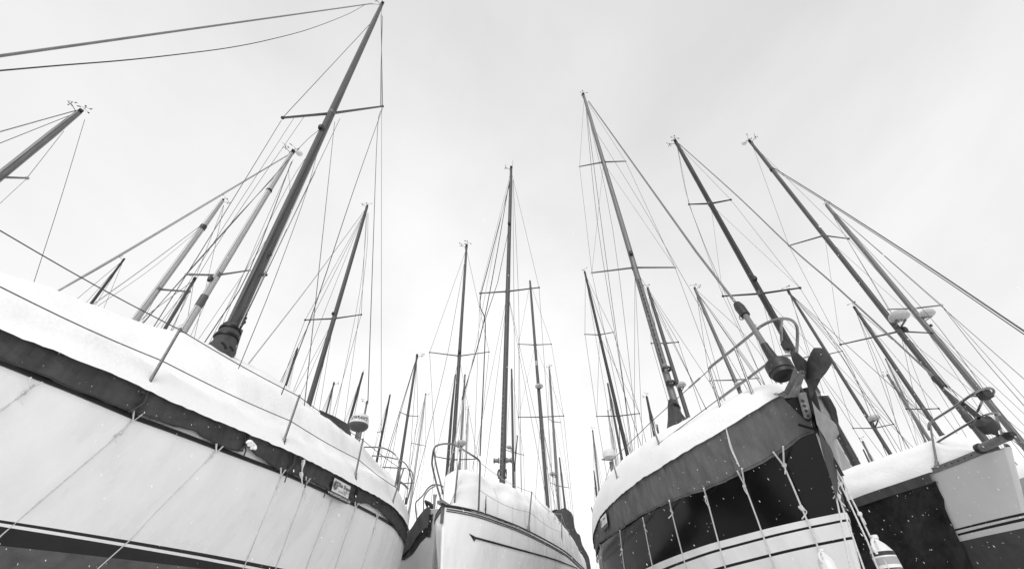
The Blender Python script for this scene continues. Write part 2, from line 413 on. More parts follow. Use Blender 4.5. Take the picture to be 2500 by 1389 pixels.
XS = [.3 + i * .07 for i in range(108)]; XS = [x for x in XS if x < 7.8] + [7.8]
band(LB, left, 'rub_rail', M['black'], XS, lambda x: LB.zr(x) + .012, lambda x: LB.zr(x) - .018, .016)
band(LB, left, 'rub_rail', M['black'], XS, lambda x: LB.zr(x) + .012, lambda x: LB.zr(x) - .018, .016, side=-1)
TOP = [(0, 806), (26, 821), (331, 943), (357, 957), (500, 1020), (600, 1059), (708, 1106), (808, 1155), (871, 1190), (953, 1235), (982, 1270)]
ztop = LB.tab(TOP, off=.02)
# upper hull, or bulwark, between rub rail and deck edge
blk = MB()
for sd_ in (1, -1): blk.quadgrid([[LB.w(x, sd_ * (LB.b(x) - .002), z) for x in XS] for z in ()] or [[LB.w(x, sd_ * (LB.b(x) - .004), LB.zr(x) + .01) for x in XS], [LB.w(x, sd_ * (LB.b(x) - .03), ztop(x) - .01) for x in XS]])
blk.quadgrid([[LB.w(x, k * (LB.b(x) - .03), ztop(x) - .01) for k in (-1, 0, 1)] for x in XS])
blk.quadgrid([[LB.w(7.8, k * LB.b(7.8), LB.zr(7.8)) for k in (-1, 1)], [LB.w(7.8, k * (LB.b(7.8) - .03), ztop(7.8)) for k in (-1, 1)]])
blk.build('bulwark', M['gel'], left)
HEM = [(0, 876), (86, 910), (155, 939), (325, 1008), (349, 1014), (420, 1038), (478, 1052), (504, 1070), (550, 1095), (598, 1103), (605, 1087), (630, 1112), (682, 1148), (730, 1160), (744, 1168), (760, 1174), (800, 1194), (815, 1207), (853, 1216), (871, 1227), (900, 1228), (925, 1243), (953, 1272), (980, 1310)]
zhem = LB.tab(HEM, off=.03)
seams = [LB.hit(u, v, 1, .02)[0] for u, v in ((0, 840), (340, 980), (597, 1080), (708, 1130), (868, 1205), (965, 1255))]
cuts = [.3, seams[0] - .25] + seams[1:] + [7.8]
for i, (a, c) in enumerate(zip(cuts, cuts[1:])):
    skirt(LB, left, M['canvas'], a - .01, c + .01, ztop, zhem, seed=i * 3.1, off=.022)
skirt(LB, left, M['canvas'], .3, 7.8, ztop, lambda x: LB.zr(x) + .02, side=-1)
# folds of doubled cloth at the panel joints
for x in (seams[1], seams[2], seams[3], seams[4]):
    ps = [LB.w(x + dx, LB.b(x) + .04, z) for dx, z in ((0, ztop(x)), (.02, (ztop(x) + zhem(x)) / 2), (-.03, zhem(x) - .005))]
    tube('seam_fold', M['canvas'], left, smooth_path(ps, 4), [(.018, .008)] * 9, 8)
# the ridge of the snow slope
SK = [(0, 658), (140, 708), (220, 741), (335, 784), (440, 812), (520, 843), (581, 868), (640, 893), (699, 934), (753, 977), (790, 1006), (858, 1059), (894, 1095), (935, 1140), (962, 1168), (978, 1213)]
zrid = LB.tab(SK, frac=.0)
def lprof(ph): return (1 - ph) ** 1.0 * (1 + .18 * ph), ph ** .92
cover(LB, left, 'snow_cover', M['snow'], lambda x: ztop(x) - .0, lambda x: zrid(x) - .02, .25, 7.82, lprof, off=.05, ns=150, nr=26, amp=.05, seed=2.3, lip=.018, fold=.07)
# lifelines and stanchions
def stn(b0, t0):
    q = LB.hit(b0[0], b0[1], 1, .0); base = q[2]; return base, above(base, *t0)
st = [stn((352, 955), (440, 803)), stn((690, 1085), (731, 966)), stn((866, 1167), (886, 1072)), stn((956, 1233), (985, 1146))]
for b0, t0 in st: stanchion(left, b0, t0, M['steeld'], .0125)
fb = LB.w(.9, LB.b(.9), ztop(.9)); stanchion(left, fb, fb + Vector((0, 0, .56)), M['steeld'])
q0 = LB.hit(0, 700, 1, 0)[2]; q1 = LB.hit(0, 563, 1, 0)[2]
for (pa, tname) in ((q1, 1.0), (q0, .47)):
    pts = [fb + Vector((0, 0, .56 * tname)), pa] + [b0.lerp(t0, tname * .985) for b0, t0 in st]
    sag = []
    for a, c in zip(pts, pts[1:]):
        for k in range(6): p = a.lerp(c, k / 6); p.z -= .016 * math.sin(math.pi * k / 6); sag.append(p)
    sag.append(pts[-1]); tube('lifeline', M['wire'], left, sag, .0042, 6)
# tie-down ropes over the topside
def hullrope(px, kn=0, m='rope', r=.005):
    p = surf_line(LB, 1, px, .012)
    if len(p) < 2: return
    last = p[-1] + (p[-1] - p[-2]).normalized() * .5 + Vector((0, 0, -.25))
    kk = [p[kn]] if kn is not None else []
    rope(left, [x for x in p] + [last], M[m], r, kk)
hullrope([(84, 938), (60, 958), (30, 981), (2, 1001)], 1)
hullrope([(330, 1019), (296, 1055), (200, 1137), (100, 1222), (36, 1277), (4, 1305)], 1)
hullrope([(534, 1096), (516, 1112), (440, 1190), (380, 1250), (318, 1317), (240, 1386)], 1)
hullrope([(690, 1155), (675, 1188), (640, 1274), (606, 1360), (594, 1387)], 1)
hullrope([(751, 1174), (742, 1200), (710, 1285), (684, 1358), (673, 1387)], 1)
hullrope([(816, 1208), (808, 1228), (780, 1300), (755, 1366), (748, 1387)], 1)
hullrope([(870, 1236), (860, 1262), (838, 1325), (818, 1387)], 1)
hullrope([(921, 1260), (914, 1290), (898, 1340), (884, 1386)], 1)
for u, v in ((84, 934), (334, 1013), (534, 1092), (690, 1149), (751, 1170), (816, 1203), (870, 1230), (922, 1256)):   # cloth tabs the ropes are tied to
    q = LB.hit(u, v, 1, .035)[2]; mb = MB()
    for dx in (-.035, .03): mb.tube([q + Vector((LB.h.x, LB.h.y, 0)) * dx + Vector((0, 0, .02)), q + Vector((0, 0, -.05))], [(.012, .004), (.006, .003)], 6)
    mb.build('tie_tab', M['rope'], left)
for px in ([(598, 1060), (600, 1100), (595, 1113)], [(709, 1108), (712, 1125), (703, 1150), (697, 1170), (695, 1177)], [(747, 1172), (746, 1182), (744, 1190)], [(796, 1196), (792, 1208), (790, 1214)]):
    p = [LB.hit(u, v, 1, .045)[2] for u, v in px]; tube('lacing', M['vdark'], left, p, .006, 6)
# snow lump caught in a canvas pocket, frozen drips
q = LB.hit(614, 1086, 1, .075)[2]; mb = MB(); hh_ = Vector((LB.h.x, LB.h.y, 0))
for i in range(50): a_ = rnd(-1, 1); mb.ball(q + hh_ * a_ * .05 + Vector((rnd(-.012, .012), 0, rnd(-.022, .022) * (1 - a_ * a_ * .7) - a_ * .012)), rnd(.006, .016), n=7, m=5)
o = mb.build('snow_lump', M['snow'], left)
for u, v, u2, v2 in ((741, 1122, 738, 1145), (735, 1152, 737, 1170)):
    a = LB.hit(u, v, 1, .05)[2]; c = LB.hit(u2, v2, 1, .05)[2]
    tube('ice_drip', M['paper'], left, [a, a.lerp(c, .4), a.lerp(c, .8), c + (c - a) * .6], [(.022, .012), (.024, .014), (.01, .006), .003], 8)
# canvas maker's label
def curved_sign(bt, parent, side, x0, x1, zf0, zf1, off, texts, mats, logo=None):
    n = 12; xs = [x0 + (x1 - x0) * i / n for i in range(n + 1)]
    def P(s, t, o=0): x = x0 + (x1 - x0) * s; z = zf0(x) + (zf1(x) - zf0(x)) * t; return bt.w(x, side * (bt.b(x) + off + o), z)
    mb = MB(); mb.quadgrid([[P(i / n, t, .0) for i in range(n + 1)] for t in (0, .25, .5, .75, 1)]); mb.quadgrid([[P(i / n, t, -.006) for i in range(n + 1)] for t in (0, 1)])
    o = mb.build('maker_label', mats[1], parent)
    mb = MB().quadgrid([[P(.03 + .94 * i / n, t, .0025) for i in range(n + 1)] for t in (.02, .35, .72)]).build('label_panel', mats[0], o)
    for body, size, sh, cs, ct, mm, bold in texts:
        v, f = text_mesh(body, size, sh, .0, bold)
        W = bt.P and math.hypot(*(P(1, .5) - P(0, .5)).xy); H = abs((P(.5, 1) - P(.5, 0)).z)
        mb = MB(); mb.v = [tuple(P(cs + a[0] / W, ct - a[1] / H, .0045)) for a in v]; mb.f = f; mb.m = [0] * len(f)
        mb.build('lettering', mm, o, smooth=False)
    if logo:
        cs, ct, rr = logo; W = math.hypot(*(P(1, .5) - P(0, .5)).xy); H = abs((P(.5, 1) - P(.5, 0)).z)
        for r_, mm, d in ((1, mats[1], .004), (.86, mats[0], .005), (.78, mats[1], .006)):
            MB().quadgrid([[P(cs + rr * r_ * k * math.cos(a) / W, ct - rr * r_ * k * math.sin(a) / H, d) for a in [math.pi * 2 * i / 24 for i in range(25)]] for k in (.01, 1)]).build('emblem', mm, o)
        for sx_, sl in ((-.25, .9), (.2, .75)):          # a pair of curling sails
            MB().quadgrid([[P(cs + rr * (sx_ + .16 * math.sin(t * 3) + w) / W, ct - rr * (t * 2 - 1) * .62 * sl / H, .0075) for t in [i / 8 for i in range(9)]] for w in (0, .13)]).build('emblem', mats[0], o)
    return o
xa = LB.hit(808, 1180, 1, .03)[0]; xb = LB.hit(851, 1200, 1, .03)[0]
curved_sign(LB, left, 1, xa, xb, lambda x: ztop(x) - .035, lambda x: ztop(x) - .235, .05,
    [('"Ship Shape"', .06, .25, .62, .34, M['ink'], .0012), ('Canvas Co.', .032, .2, .80, .50, M['ink'], 0), ('215 924 1827', .032, .2, .58, .63, M['ink'], 0),
     ('WWW.SHIPSHAPECANVAS.COM', .034, .0, .5, .91, M['paper'], .0006)], (M['paper'], M['ink']), (.17, .36, .05))
# stern rail
def pipe(parent, name, spec, m='steel', r=.0125, n=9, k=6):
    return tube(name, M[m], parent, smooth_path([at(u, v, F=F) for u, v, F in spec], k), r, n)
Fs = depth(LB.w(7.7, 0, 2.3)) - .1
pipe(left, 'stern_rail', [(890, 1091, Fs - .6), (928, 1092, Fs - .2), (950, 1099, Fs), (967, 1112, Fs), (974, 1130, Fs - .1), (976, 1175, Fs - .2), (970, 1215, Fs - .3)])
pipe(left, 'stern_rail', [(909, 1112, Fs - .5), (943, 1115, Fs), (976, 1123, Fs + .1), (991, 1133, Fs + .1), (1000, 1151, Fs), (1005, 1172, Fs)], r=.011)
pipe(left, 'stern_rail', [(935, 1140, Fs - .4), (975, 1142, Fs), (994, 1143, Fs), (1005, 1151, Fs), (1009, 1169, Fs)], r=.011)
pipe(left, 'stern_rail', [(1006, 1170, Fs), (1000, 1200, Fs), (992, 1228, Fs)], r=.014)
pipe(left, 'stern_rail', [(973, 1140, Fs - .1), (964, 1190, Fs - .2), (955, 1236, Fs - .3)], r=.013)
pipe(left, 'stern_rail', [(977, 1175, Fs), (988, 1184, Fs), (997, 1193, Fs)], 'steeld', .016)
pipe(left, 'stern_rail', [(975, 1180, Fs), (1012, 1178, Fs)], r=.009, k=2)
MB().box(at(992, 1222, F=Fs), (.02, 0, 0), (0, .02, 0), (0, 0, .05)).build('stern_light', M['vdark'], left)
# dark cloth of the sprayhood behind the ridge
F0 = depth(LB.hit(820, 1040, 1, 0, 0)[2]) + .1
mb = MB(); rows = []
for k in range(5):
    d = k * .16; rows.append([at(u, v, F=F0 + d) for u, v in ((780, 1000), (794, 1005), (817, 1016), (838, 1027), (852, 1036), (855, 1048), (860, 1075))])
mb.quadgrid(rows); mb.quadgrid([[at(u, v, F=F0) for u, v in ((780, 1000), (817, 1016), (852, 1036))], [at(u, v, F=F0) for u, v in ((790, 1060), (830, 1070), (862, 1085))]])
mb.build('sprayhood', M['canvas'], left)
# radar on a pole at the stern
FR = 8.3; c = at(878, 1027, F=FR); rr = 23.0 / F_PX * FR
pole = tube('radar_pole', M['steel'], left, [at(868, 1110, F=FR), at(875, 1049, F=FR)], .028, 10)
tube('radar_pole', M['steeld'], left, [at(858, 1108, F=FR), at(871, 1052, F=FR)], .012, 8)
dome = MB().lathe(c - Vector((0, 0, .13)), (0, 0, 1), [(.03, .001), (.03, rr * .8), (.035, rr * .98), (.05, rr), (.15, rr * .96), (.215, rr * .86), (.235, rr * .6), (.24, .001)], 32).build('radar_dome', M['plastic'], left)
dome['label'] = 'white radar dome on a pole at the stern, printed LOWRANCE'
MB().lathe(c - Vector((0, 0, .185)), (0, 0, 1), [(0, .001), (0, rr * .55), (.02, rr * .8), (.05, rr * .96), (.075, rr * 1.02), (.095, rr * 1.02)], 32).build('dome_base', M['alu'], dome)
v_, f_ = text_mesh('LOWRANCE', .105, 0, .0, .003)
tocam = math.atan2(-c.y, -c.x) + R(4); mb = MB(); hw = max(abs(a[0]) for a in v_)
wid = rr * 1.9
def onring(a, b): th = tocam + (a / hw) * wid / 2 / (rr * .97) - R(10); q_ = rr * .985; return (c.x + q_ * math.cos(th), c.y + q_ * math.sin(th), c.z - .13 + .085 + b)
mb.v = [onring(a[0], a[1] * .95) for a in v_]; mb.f = f_; mb.m = [0] * len(f_); mb.build('lettering', M['ink'], dome, smooth=False)

# ================================================================== the white boat in the middle, bow on
MB_ = Boat((-1.12, 7.09), (.32, .947), [(0, .03), (.2, .19), (.45, .37), (1, .56), (1.58, .71), (2.78, .88), (3.85, .97), (4.87, .97), (6, .92), (7.0, .78)], 7.0, 2.0, zk=.2, gp=(1.05, 1.8), rake=.12)
MR = [(1082, 1240), (1120, 1243), (1165, 1253), (1210, 1268), (1270, 1291), (1340, 1326), (1385, 1353), (1408, 1374)]
zmr = MB_.tab(MR); MB_.zr = lambda x: zmr(x)
mid = root('sailboat', MB_.w(3.5, 0, GROUND), 'white sailboat pointing its bow at the camera, thin arrow stripe on hull', 'sailboat', 'laid up sailboats of the boatyard')
mrows = [MB_.zr] + [(lambda x, t=t: MB_.zr(x) * (1 - t) + (MB_.zk + .01) * t) for t in (.06, .14, .24, .36, .5, .62)] + [(lambda x, t=t: MB_.zr(x) * (1 - t) + (MB_.zk + .01) * t) for t in (.66, .8, .92, 1)]
MB_.hull('hull', mid, mrows, [M['gel'], M['anti']], [0] * 7 + [1] * 3, 70); MB_.keel(mid, M['anti'])
XM = [.02 + 6.96 * i / 80 for i in range(81)]
for s_ in (1, -1):
    rail_tube(MB_, mid, 'toe_rail', M['vdark'], XM, lambda x: MB_.zr(x) + .035, off=-.012, r=.014, side=s_)
    rail_tube(MB_, mid, 'rub_rail', M['steeld'], XM, lambda x: MB_.zr(x) - .02, off=.002, r=.011, side=s_)
    rail_tube(MB_, mid, 'rub_rail', M['vdark'], XM, lambda x: MB_.zr(x) - .048, off=.0, r=.007, side=s_)
# winter cover with snow
MS = [(1084, 1224), (1103, 1180), (1116, 1157), (1141, 1153), (1168, 1166), (1215, 1184), (1259, 1202), (1297, 1223), (1330, 1250), (1353, 1284), (1374, 1318), (1392, 1342)]
ms_t = MB_.tab(MS, frac=.45)
def mprof(ph):
    th = ph * math.pi / 2; return math.cos(th) ** .62, math.sin(th) ** .8
cover(MB_, mid, 'snow_cover', M['snow'], lambda x: MB_.zr(x) + .04, lambda x: MB_.zr(x) + (ms_t(x) - MB_.zr(x)) * 1.1, .10, 6.9, mprof, off=-.07, ns=110, nr=18, amp=.07, seed=5.1)
# arrow stripe
def dens(px, n=6): return [(a[0] + (b[0] - a[0]) * k / n, a[1] + (b[1] - a[1]) * k / n) for a, b in zip(px, px[1:]) for k in range(n)] + [px[-1]]
up_, dn_ = [(1145, 1301), (1161, 1309.5), (1200, 1320), (1283, 1343), (1330, 1356), (1362, 1366), (1412, 1386)], [(1158, 1321), (1162, 1315), (1200, 1325.5), (1283, 1347.5), (1330, 1360), (1362, 1370), (1410, 1388)]
ra, rb = [], []
for a, b in zip(dens(up_), dens(dn_)):
    qa, qb = MB_.surf(a[0], a[1], 1, .016), MB_.surf(b[0], b[1], 1, .016)
    if qa and qb: ra.append(qa[2]); rb.append(qb[2])
mb = MB().quadgrid([ra, rb])
mb.build('arrow_stripe', M['ink'], mid)
p0 = MB_.w(0, 0, MB_.zr(0)); fw = Vector((MB_.h.x, MB_.h.y, 0))
MB().box(p0 - fw * .015 + Vector((0, 0, -.09)), fw * .01, Vector((MB_.n.x, MB_.n.y, 0)) * .024, (0, 0, .13)).build('stem_fitting', M['steeld'], mid)
MB().box(p0 - fw * .005 + Vector((0, 0, .05)), fw * .12, Vector((MB_.n.x, MB_.n.y, 0)) * .05, (0, 0, .02)).build('bow_roller', M['steel'], mid)
# pulpit
f1 = depth(MB_.w(.05, 0, 2.6)); f2 = depth(MB_.hit(1168, 1251, 1, 0)[2])
pipe(mid, 'pulpit', [(1079, 1226, f1 + .02), (1068, 1190, f1), (1056, 1140, f1 - .04), (1055, 1122, f1 - .05), (1060, 1094, f1 - .05), (1073, 1085, f1 + .0), (1097, 1083, f1 + .05), (1116, 1089, f1 + .12), (1148, 1108, f2 - .1), (1168, 1122, f2), (1172, 1134, f2), (1171, 1170, f2), (1168, 1251, f2)], r=.0155)
pipe(mid, 'pulpit', [(1059, 1100, f1 - .05), (1066, 1140, f1), (1076, 1180, f1 + .02), (1081, 1205, f1 + .03)], r=.014)
pipe(mid, 'pulpit', [(1122, 1094, f1 + .14), (1117, 1150, f1 - .12), (1109, 1229, f1 - .25)], r=.015)
# lifelines and netting over the cover
bq = MB_.hit(1290, 1292, 1, 0); b2 = MB_.hit(1372, 1330, 1, -.1); b3 = MB_.hit(1392, 1345, 1, -.1)
s1 = (bq[2], above(bq[2], 1298, 1201)); stanchion(mid, *s1, M['steeld'], .014)
s2 = (b2[2], above(b2[2], 1371, 1254)); stanchion(mid, *s2, M['steeld'], .012)
s3 = (b3[2], above(b3[2], 1389, 1293)); stanchion(mid, *s3, M['steeld'], .012)
pt = at(1171, 1128, F=f2); pl = at(1171, 1196, F=f2)
def sagline(a, c, s, n=10): return [a.lerp(c, k / n) - Vector((0, 0, s * math.sin(math.pi * k / n))) for k in range(n + 1)]
tube('lifeline', M['wirel'], mid, sagline(pt, s1[1], .06) + sagline(s1[1], s2[1], .12)[1:] + sagline(s2[1], s3[1], .1)[1:], .0045, 6)
tube('lifeline', M['wirel'], mid, sagline(pl, s1[0].lerp(s1[1], .45), .06) + sagline(s1[0].lerp(s1[1], .45), s2[0].lerp(s2[1], .4), .05)[1:], .004, 6)
mb = MB()
for k in range(11):
    x = .9 + k * .42; a = MB_.w(x, MB_.b(x) - .01, MB_.zr(x) + .04); t_ = ms_t(x)
    mb.tube([a, MB_.w(x + .1, MB_.b(x) * .93 + .01, MB_.zr(x) + (t_ - MB_.zr(x)) * .5), MB_.w(x + .12, MB_.b(x) * .75, t_ * .85 + MB_.zr(x) * .15)], .0028, 4)
mb.build('netting', M['wirel'], mid)
for (u, v, w_) in ((1185, 1255, 1), (1186, 1245, 0)):
    q = MB_.hit(u, v, 1, -.03)[2]; mb = MB(); mb.tube([q, q + Vector((.0, 0, .10))], .010, 8); mb.tube([q + Vector((0, 0, .10)), q + Vector((0, 0, .22))], .006, 6); mb.build('turnbuckle', M['vdark'], mid)

# ================================================================== the boat with the black hull on the right, bow on
RB = Boat((2.78, 3.71), (-.025, 1), [(0, .05), (.15, .2), (.35, .36), (.65, .54), (1.1, .74), (1.6, .92), (2.6, 1.08), (4.3, 1.17), (6, 1.1), (7.2, .9)], 7.2, 1.9, zk=.1, gp=(1.05, 2.2), rake=.37)
RT = [(1912, 960), (1851, 995), (1774, 1044), (1700, 1086), (1624, 1132), (1568, 1166), (1512, 1212), (1470, 1255)]
rt_t = RB.tab(RT, side=-1, off=.02)
rcoef = np.polyfit([.3, 1, 2, 3, 4, 5, 6], [rt_t(x) for x in (.3, 1, 2, 3, 4, 5, 6)], 2)
print('RB top', [round(rt_t(x), 2) for x in (.2, .5, 1, 2, 3, 4, 5, 6)])
RB.zr = lambda x: rt_t(x) - .01
rightb = root('sailboat', RB.w(3.6, 0, GROUND), 'black hulled sailboat on the right, grey canvas skirt and anchor at its bow', 'sailboat', 'laid up sailboats of the boatyard')
def rl(pts):
    q = [(a[0], a[1]) for a in (RB.surf(u, v, -1) for u, v in pts) if a]; print('RB row', [(round(a, 2), round(b, 2)) for a, b in q]); return linfit(q)
w0 = rl([(2040, 1249), (1961, 1263), (1858, 1296), (1760, 1324), (1676, 1352), (1592, 1375)])
k1 = rl([(2042, 1267), (1881, 1305), (1760, 1340), (1650, 1373)]); k2 = rl([(2042, 1274), (1881, 1311), (1760, 1347), (1650, 1380)])
k3 = rl([(2052, 1312), (1881, 1350), (1765, 1381)]); k4 = rl([(2053, 1319), (1881, 1357), (1770, 1387)])
low = lambda x: RB.zk + .01
rows = [RB.zr] + [lerpf(RB.zr, w0, t / 7) for t in range(1, 7)] + [w0, k1, k2, k3, k4] + [lerpf(k4, low, t) for t in (.3, .6, .85, 1)]
RB.hull('hull', rightb, rows, [M['navy'], M['gel2'], M['black']], [0] * 7 + [1, 2, 1, 2] + [1] * 4, 90)
RB.keel(rightb, M['anti'])
RH = [(1975, 1048), (1920, 1082), (1867, 1114), (1807, 1144), (1760, 1168), (1708, 1191), (1634, 1220), (1554, 1261), (1512, 1292), (1461, 1328)]
rh_t = RB.tab(RH, side=-1, off=.03)
rc = [RB.hit(u, v, -1, .02)[0] for u, v in ((1872, 1050), (1782, 1090), (1627, 1170), (1503, 1260))]
cuts = [.02] + rc + [7.15]
for i, (a, c) in enumerate(zip(cuts, cuts[1:])): skirt(RB, rightb, M['canvas2'], a - .02, c + .02, lambda x: RB.zr(x), rh_t, side=-1, seed=i * 2.7 + 1, off=.024 + .006 * (i % 2))
skirt(RB, rightb, M['canvas2'], 1.5, 7.15, lambda x: RB.zr(x), lambda x: RB.zr(x) - .42, side=1, seed=8, off=.05)
RS = [(1905, 946), (1881, 941), (1844, 950), (1793, 976), (1727, 1014), (1690, 1032), (1640, 1063), (1606, 1082), (1540, 1147), (1500, 1200), (1463, 1257)]
rs_t = RB.tab(RS, side=-1, frac=.35)
def rprof(ph): th = ph * math.pi / 2; return math.cos(th) ** .8, math.sin(th) ** .85
cover(RB, rightb, 'snow_cover', M['snow'], lambda x: RB.zr(x) - .01, lambda x: RB.zr(x) + (max(rs_t(x) - RB.zr(x), .06)) * 1.08, .12, 7.15, rprof, off=.045, ns=120, nr=18, amp=.03, seed=9.4, lip=.012)
xa_ = RB.hit(1473, 1290, -1, .03)[0]; xb_ = RB.hit(1489, 1280, -1, .03)[0]; x0_, x1_ = min(xa_, xb_), max(xa_, xb_)
curved_sign(RB, rightb, -1, x1_, x0_, lambda x: RB.zr(x) - .06, lambda x: RB.zr(x) - .26, .06, [('"Ship Shape"', .05, .25, .60, .34, M['ink'], .001), ('Canvas Co.', .03, .2, .6, .6, M['ink'], 0)], (M['paper'], M['ink']), (.17, .4, .045))
# a doubled strip of paler cloth hanging at the panel joint
ps = [RB.hit(u, v, -1, .055)[2] for u, v in ((1773, 1046), (1779, 1070), (1786, 1095), (1796, 1118), (1805, 1138))]
tube('cloth_tail', M['rope'], rightb, smooth_path(ps, 4), [(.006 + .011 * math.sin(.3 + i * .17), .004) for i in range(17)], 8)
# bow: roller cheeks, stem plate, anchor
fB = depth(RB.w(0, 0, RB.zr(0))); print('fB', fB)
pp = lambda L_, d=0: [at(u, v, F=fB + f + d) for u, v, f in L_]
mb = MB().plate(pp([(1922, 977, .05), (1962, 960, 0), (1972, 963, -.02), (1984, 1022, -.03), (1975, 1030, -.02)], -.13), FWD * .05).build('stem_head', M['black'], rightb)
sp_ = MB().plate(pp([(1949, 960, -.05), (1968, 958, -.05), (1982, 1016, -.06), (1976, 1023, -.06), (1966, 1021, -.06)], -.13), FWD * .02).build('stem_plate', M['galv'], rightb)
for u, v in ((1961, 979), (1965, 991), (1969, 1003), (1973, 1015)):
    MB().lathe(at(u, v, F=fB - .195), -FWD, [(-.005, .012), (.002, .012), (.006, .007), (.007, .001)], 8).build('bolt', M['vdark'], sp_)
for dd, ps in ((-.02, [(1915, 970, 0), (1944, 880, -.12), (1953, 893, -.16), (1930, 972, -.02)]), (-.12, [(1921, 972, 0), (1958, 905, -.16), (1966, 912, -.2), (1948, 968, -.03)])):
    MB().plate(pp(ps, dd), FWD * .015 + Vector((.01, 0, 0))).build('roller_cheek', M['galv'], rightb)
MB().tube([at(1930, 945, F=fB - .1), at(1958, 958, F=fB - .12)], .03, 12).build('bow_roller', M['vdark'], rightb)
an = MB().plate(pp([(1913, 968, 0), (1935, 925, -.12), (1960, 905, -.3), (1966, 917, -.32), (1948, 945, -.12), (1922, 972, 0)], -.06), FWD * .03).build('anchor', M['galv'], rightb)
an['label'] = 'plough anchor with dark folded blade hung on the bow roller'
def fluke(pts, name='anchor_fluke'):
    mb = MB().plate(pp(pts), FWD * .012); return mb.build(name, M['anchor'], an, angle=25)
# two curved blades meeting in a crease
def blade(A, Bc, n=7):
    A = smooth_path([Vector(q) for q in A], 3); Bc = smooth_path([Vector(q) for q in Bc], 3)
    mb = MB(); rows = []
    for k in range(n + 1):
        t = k / n; rows.append([at(a[0] + (b[0] - a[0]) * t, a[1] + (b[1] - a[1]) * t, F=fB + (a[2] + (b[2] - a[2]) * t) - .05 * math.sin(math.pi * t)) for a, b in zip(A, Bc)])
    mb.quadgrid(rows); back = [[p + FWD * .012 for p in r] for r in rows]; mb.quadgrid(back)
    mb.quadgrid([[r[0] for r in rows], [r[0] for r in back]]); mb.quadgrid([[r[-1] for r in rows], [r[-1] for r in back]])
    mb.quadgrid([rows[0], back[0]]); mb.quadgrid([rows[-1], back[-1]])
    return mb.build('anchor_fluke', M['anchor'], an, angle=60)
crease = [(1971, 884, -.28), (1971, 893, -.27), (1971, 903, -.26), (1971, 914, -.25), (1969, 926, -.24)]
blade([(1939, 856, -.24), (1933, 862, -.2), (1935, 877, -.18), (1943, 895, -.16), (1957, 914, -.17)], [(1951, 864, -.3), (1964, 876, -.3), (1971, 884, -.28), (1971, 905, -.26), (1969, 926, -.24)])
blade([(1989, 849, -.45), (2012, 852, -.47), (2031, 880, -.44), (2021, 904, -.36), (2006, 923, -.3)], [(1981, 862, -.33), (1973, 880, -.29), (1971, 893, -.27), (1970, 910, -.25), (1969, 926, -.24)])
mb = MB().plate(pp([(1969, 926, -.24), (2006, 921, -.3), (1993, 948, -.28), (1981, 972, -.26), (1976, 952, -.22)]), FWD * .012).build('anchor_fluke', M['anchor'], an)
tube('anchor_bar', M['galv'], an, pp([(1962, 873, -.3), (1985, 869, -.33), (2003, 866, -.42)]), .006, 6)
MB().lathe(pp([(1962, 909, -.4)])[0], -FWD, [(-.01, .016), (.004, .016), (.008, .009), (.009, .001)], 10).build('bolt', M['vdark'], an)
tube('shackle', M['steeld'], an, smooth_path(pp([(1921, 962, -.14), (1913, 955, -.15), (1908, 962, -.15), (1914, 970, -.14), (1921, 966, -.14)]), 4), .006, 6)
mb = MB()
for q in range(7):
    c_ = pp([(1914 - q * 3.6, 966 - q * .8, -.1 + q * .03)])[0]; a_ = Vector((.016, 0, .004)); b_2 = Vector((0, .004, .009)) if q % 2 else Vector((0, .009, .002))
    mb.tube([c_ + a_ * math.cos(t) + b_2 * math.sin(t) for t in [k * math.pi / 4 for k in range(9)]], .0035, 5)
mb.build('anchor_chain', M['galv'], an)
# strap over the stem and the black strap end
mb = MB().plate(pp([(1950, 1033, -.02), (1994, 1047, -.05), (1996, 1053, -.05), (1950, 1040, -.02)], -.15), FWD * .012).build('black_strap', M['black'], rightb)
sb_ = at(1993, 1046, F=fB - .2); st2 = above(sb_ + Vector((.05, -.02, 0)), 2057, 1161)
tube('black_strap', M['black'], rightb, [sb_, sb_.lerp(st2, .3), st2], [(.012, .006), (.017, .006), (.017, .006)], 8)
# loose canvas flap on the far side of the bow
fb0 = at(1990, 1000, F=fB - .3)
def fpt(u, v, dx): return above(fb0 + Vector((dx, .06 + dx * .5, 0)), u, v)
fl = [[(1982, 978, .05), (1998, 1000, .1), (2020, 1018, .2), (2040, 1034, .28), (2049, 1058, .32)], [(1988, 1005, .05), (2003, 1030, .12), (2020, 1046, .2), (2034, 1060, .26), (2038, 1074, .3)], [(1994, 1035, .04), (2003, 1052, .1), (2012, 1066, .16), (2020, 1082, .2), (2026, 1092, .22)]]
MB().quadgrid([smooth_path([fpt(*q) for q in r], 4) for r in fl]).build('canvas_flap', M['canvas3'], rightb)
fl = [[(1997, 1040, .04), (2012, 1070, .1), (2030, 1096, .16), (2042, 1140, .2), (2046, 1190, .2)], [(2000, 1060, .02), (2006, 1095, .05), (2017, 1135, .08), (2030, 1175, .1), (2042, 1222, .12)]]
MB().quadgrid([smooth_path([fpt(*q) for q in r], 4) for r in fl]).build('canvas_flap', M['canvas'], rightb)
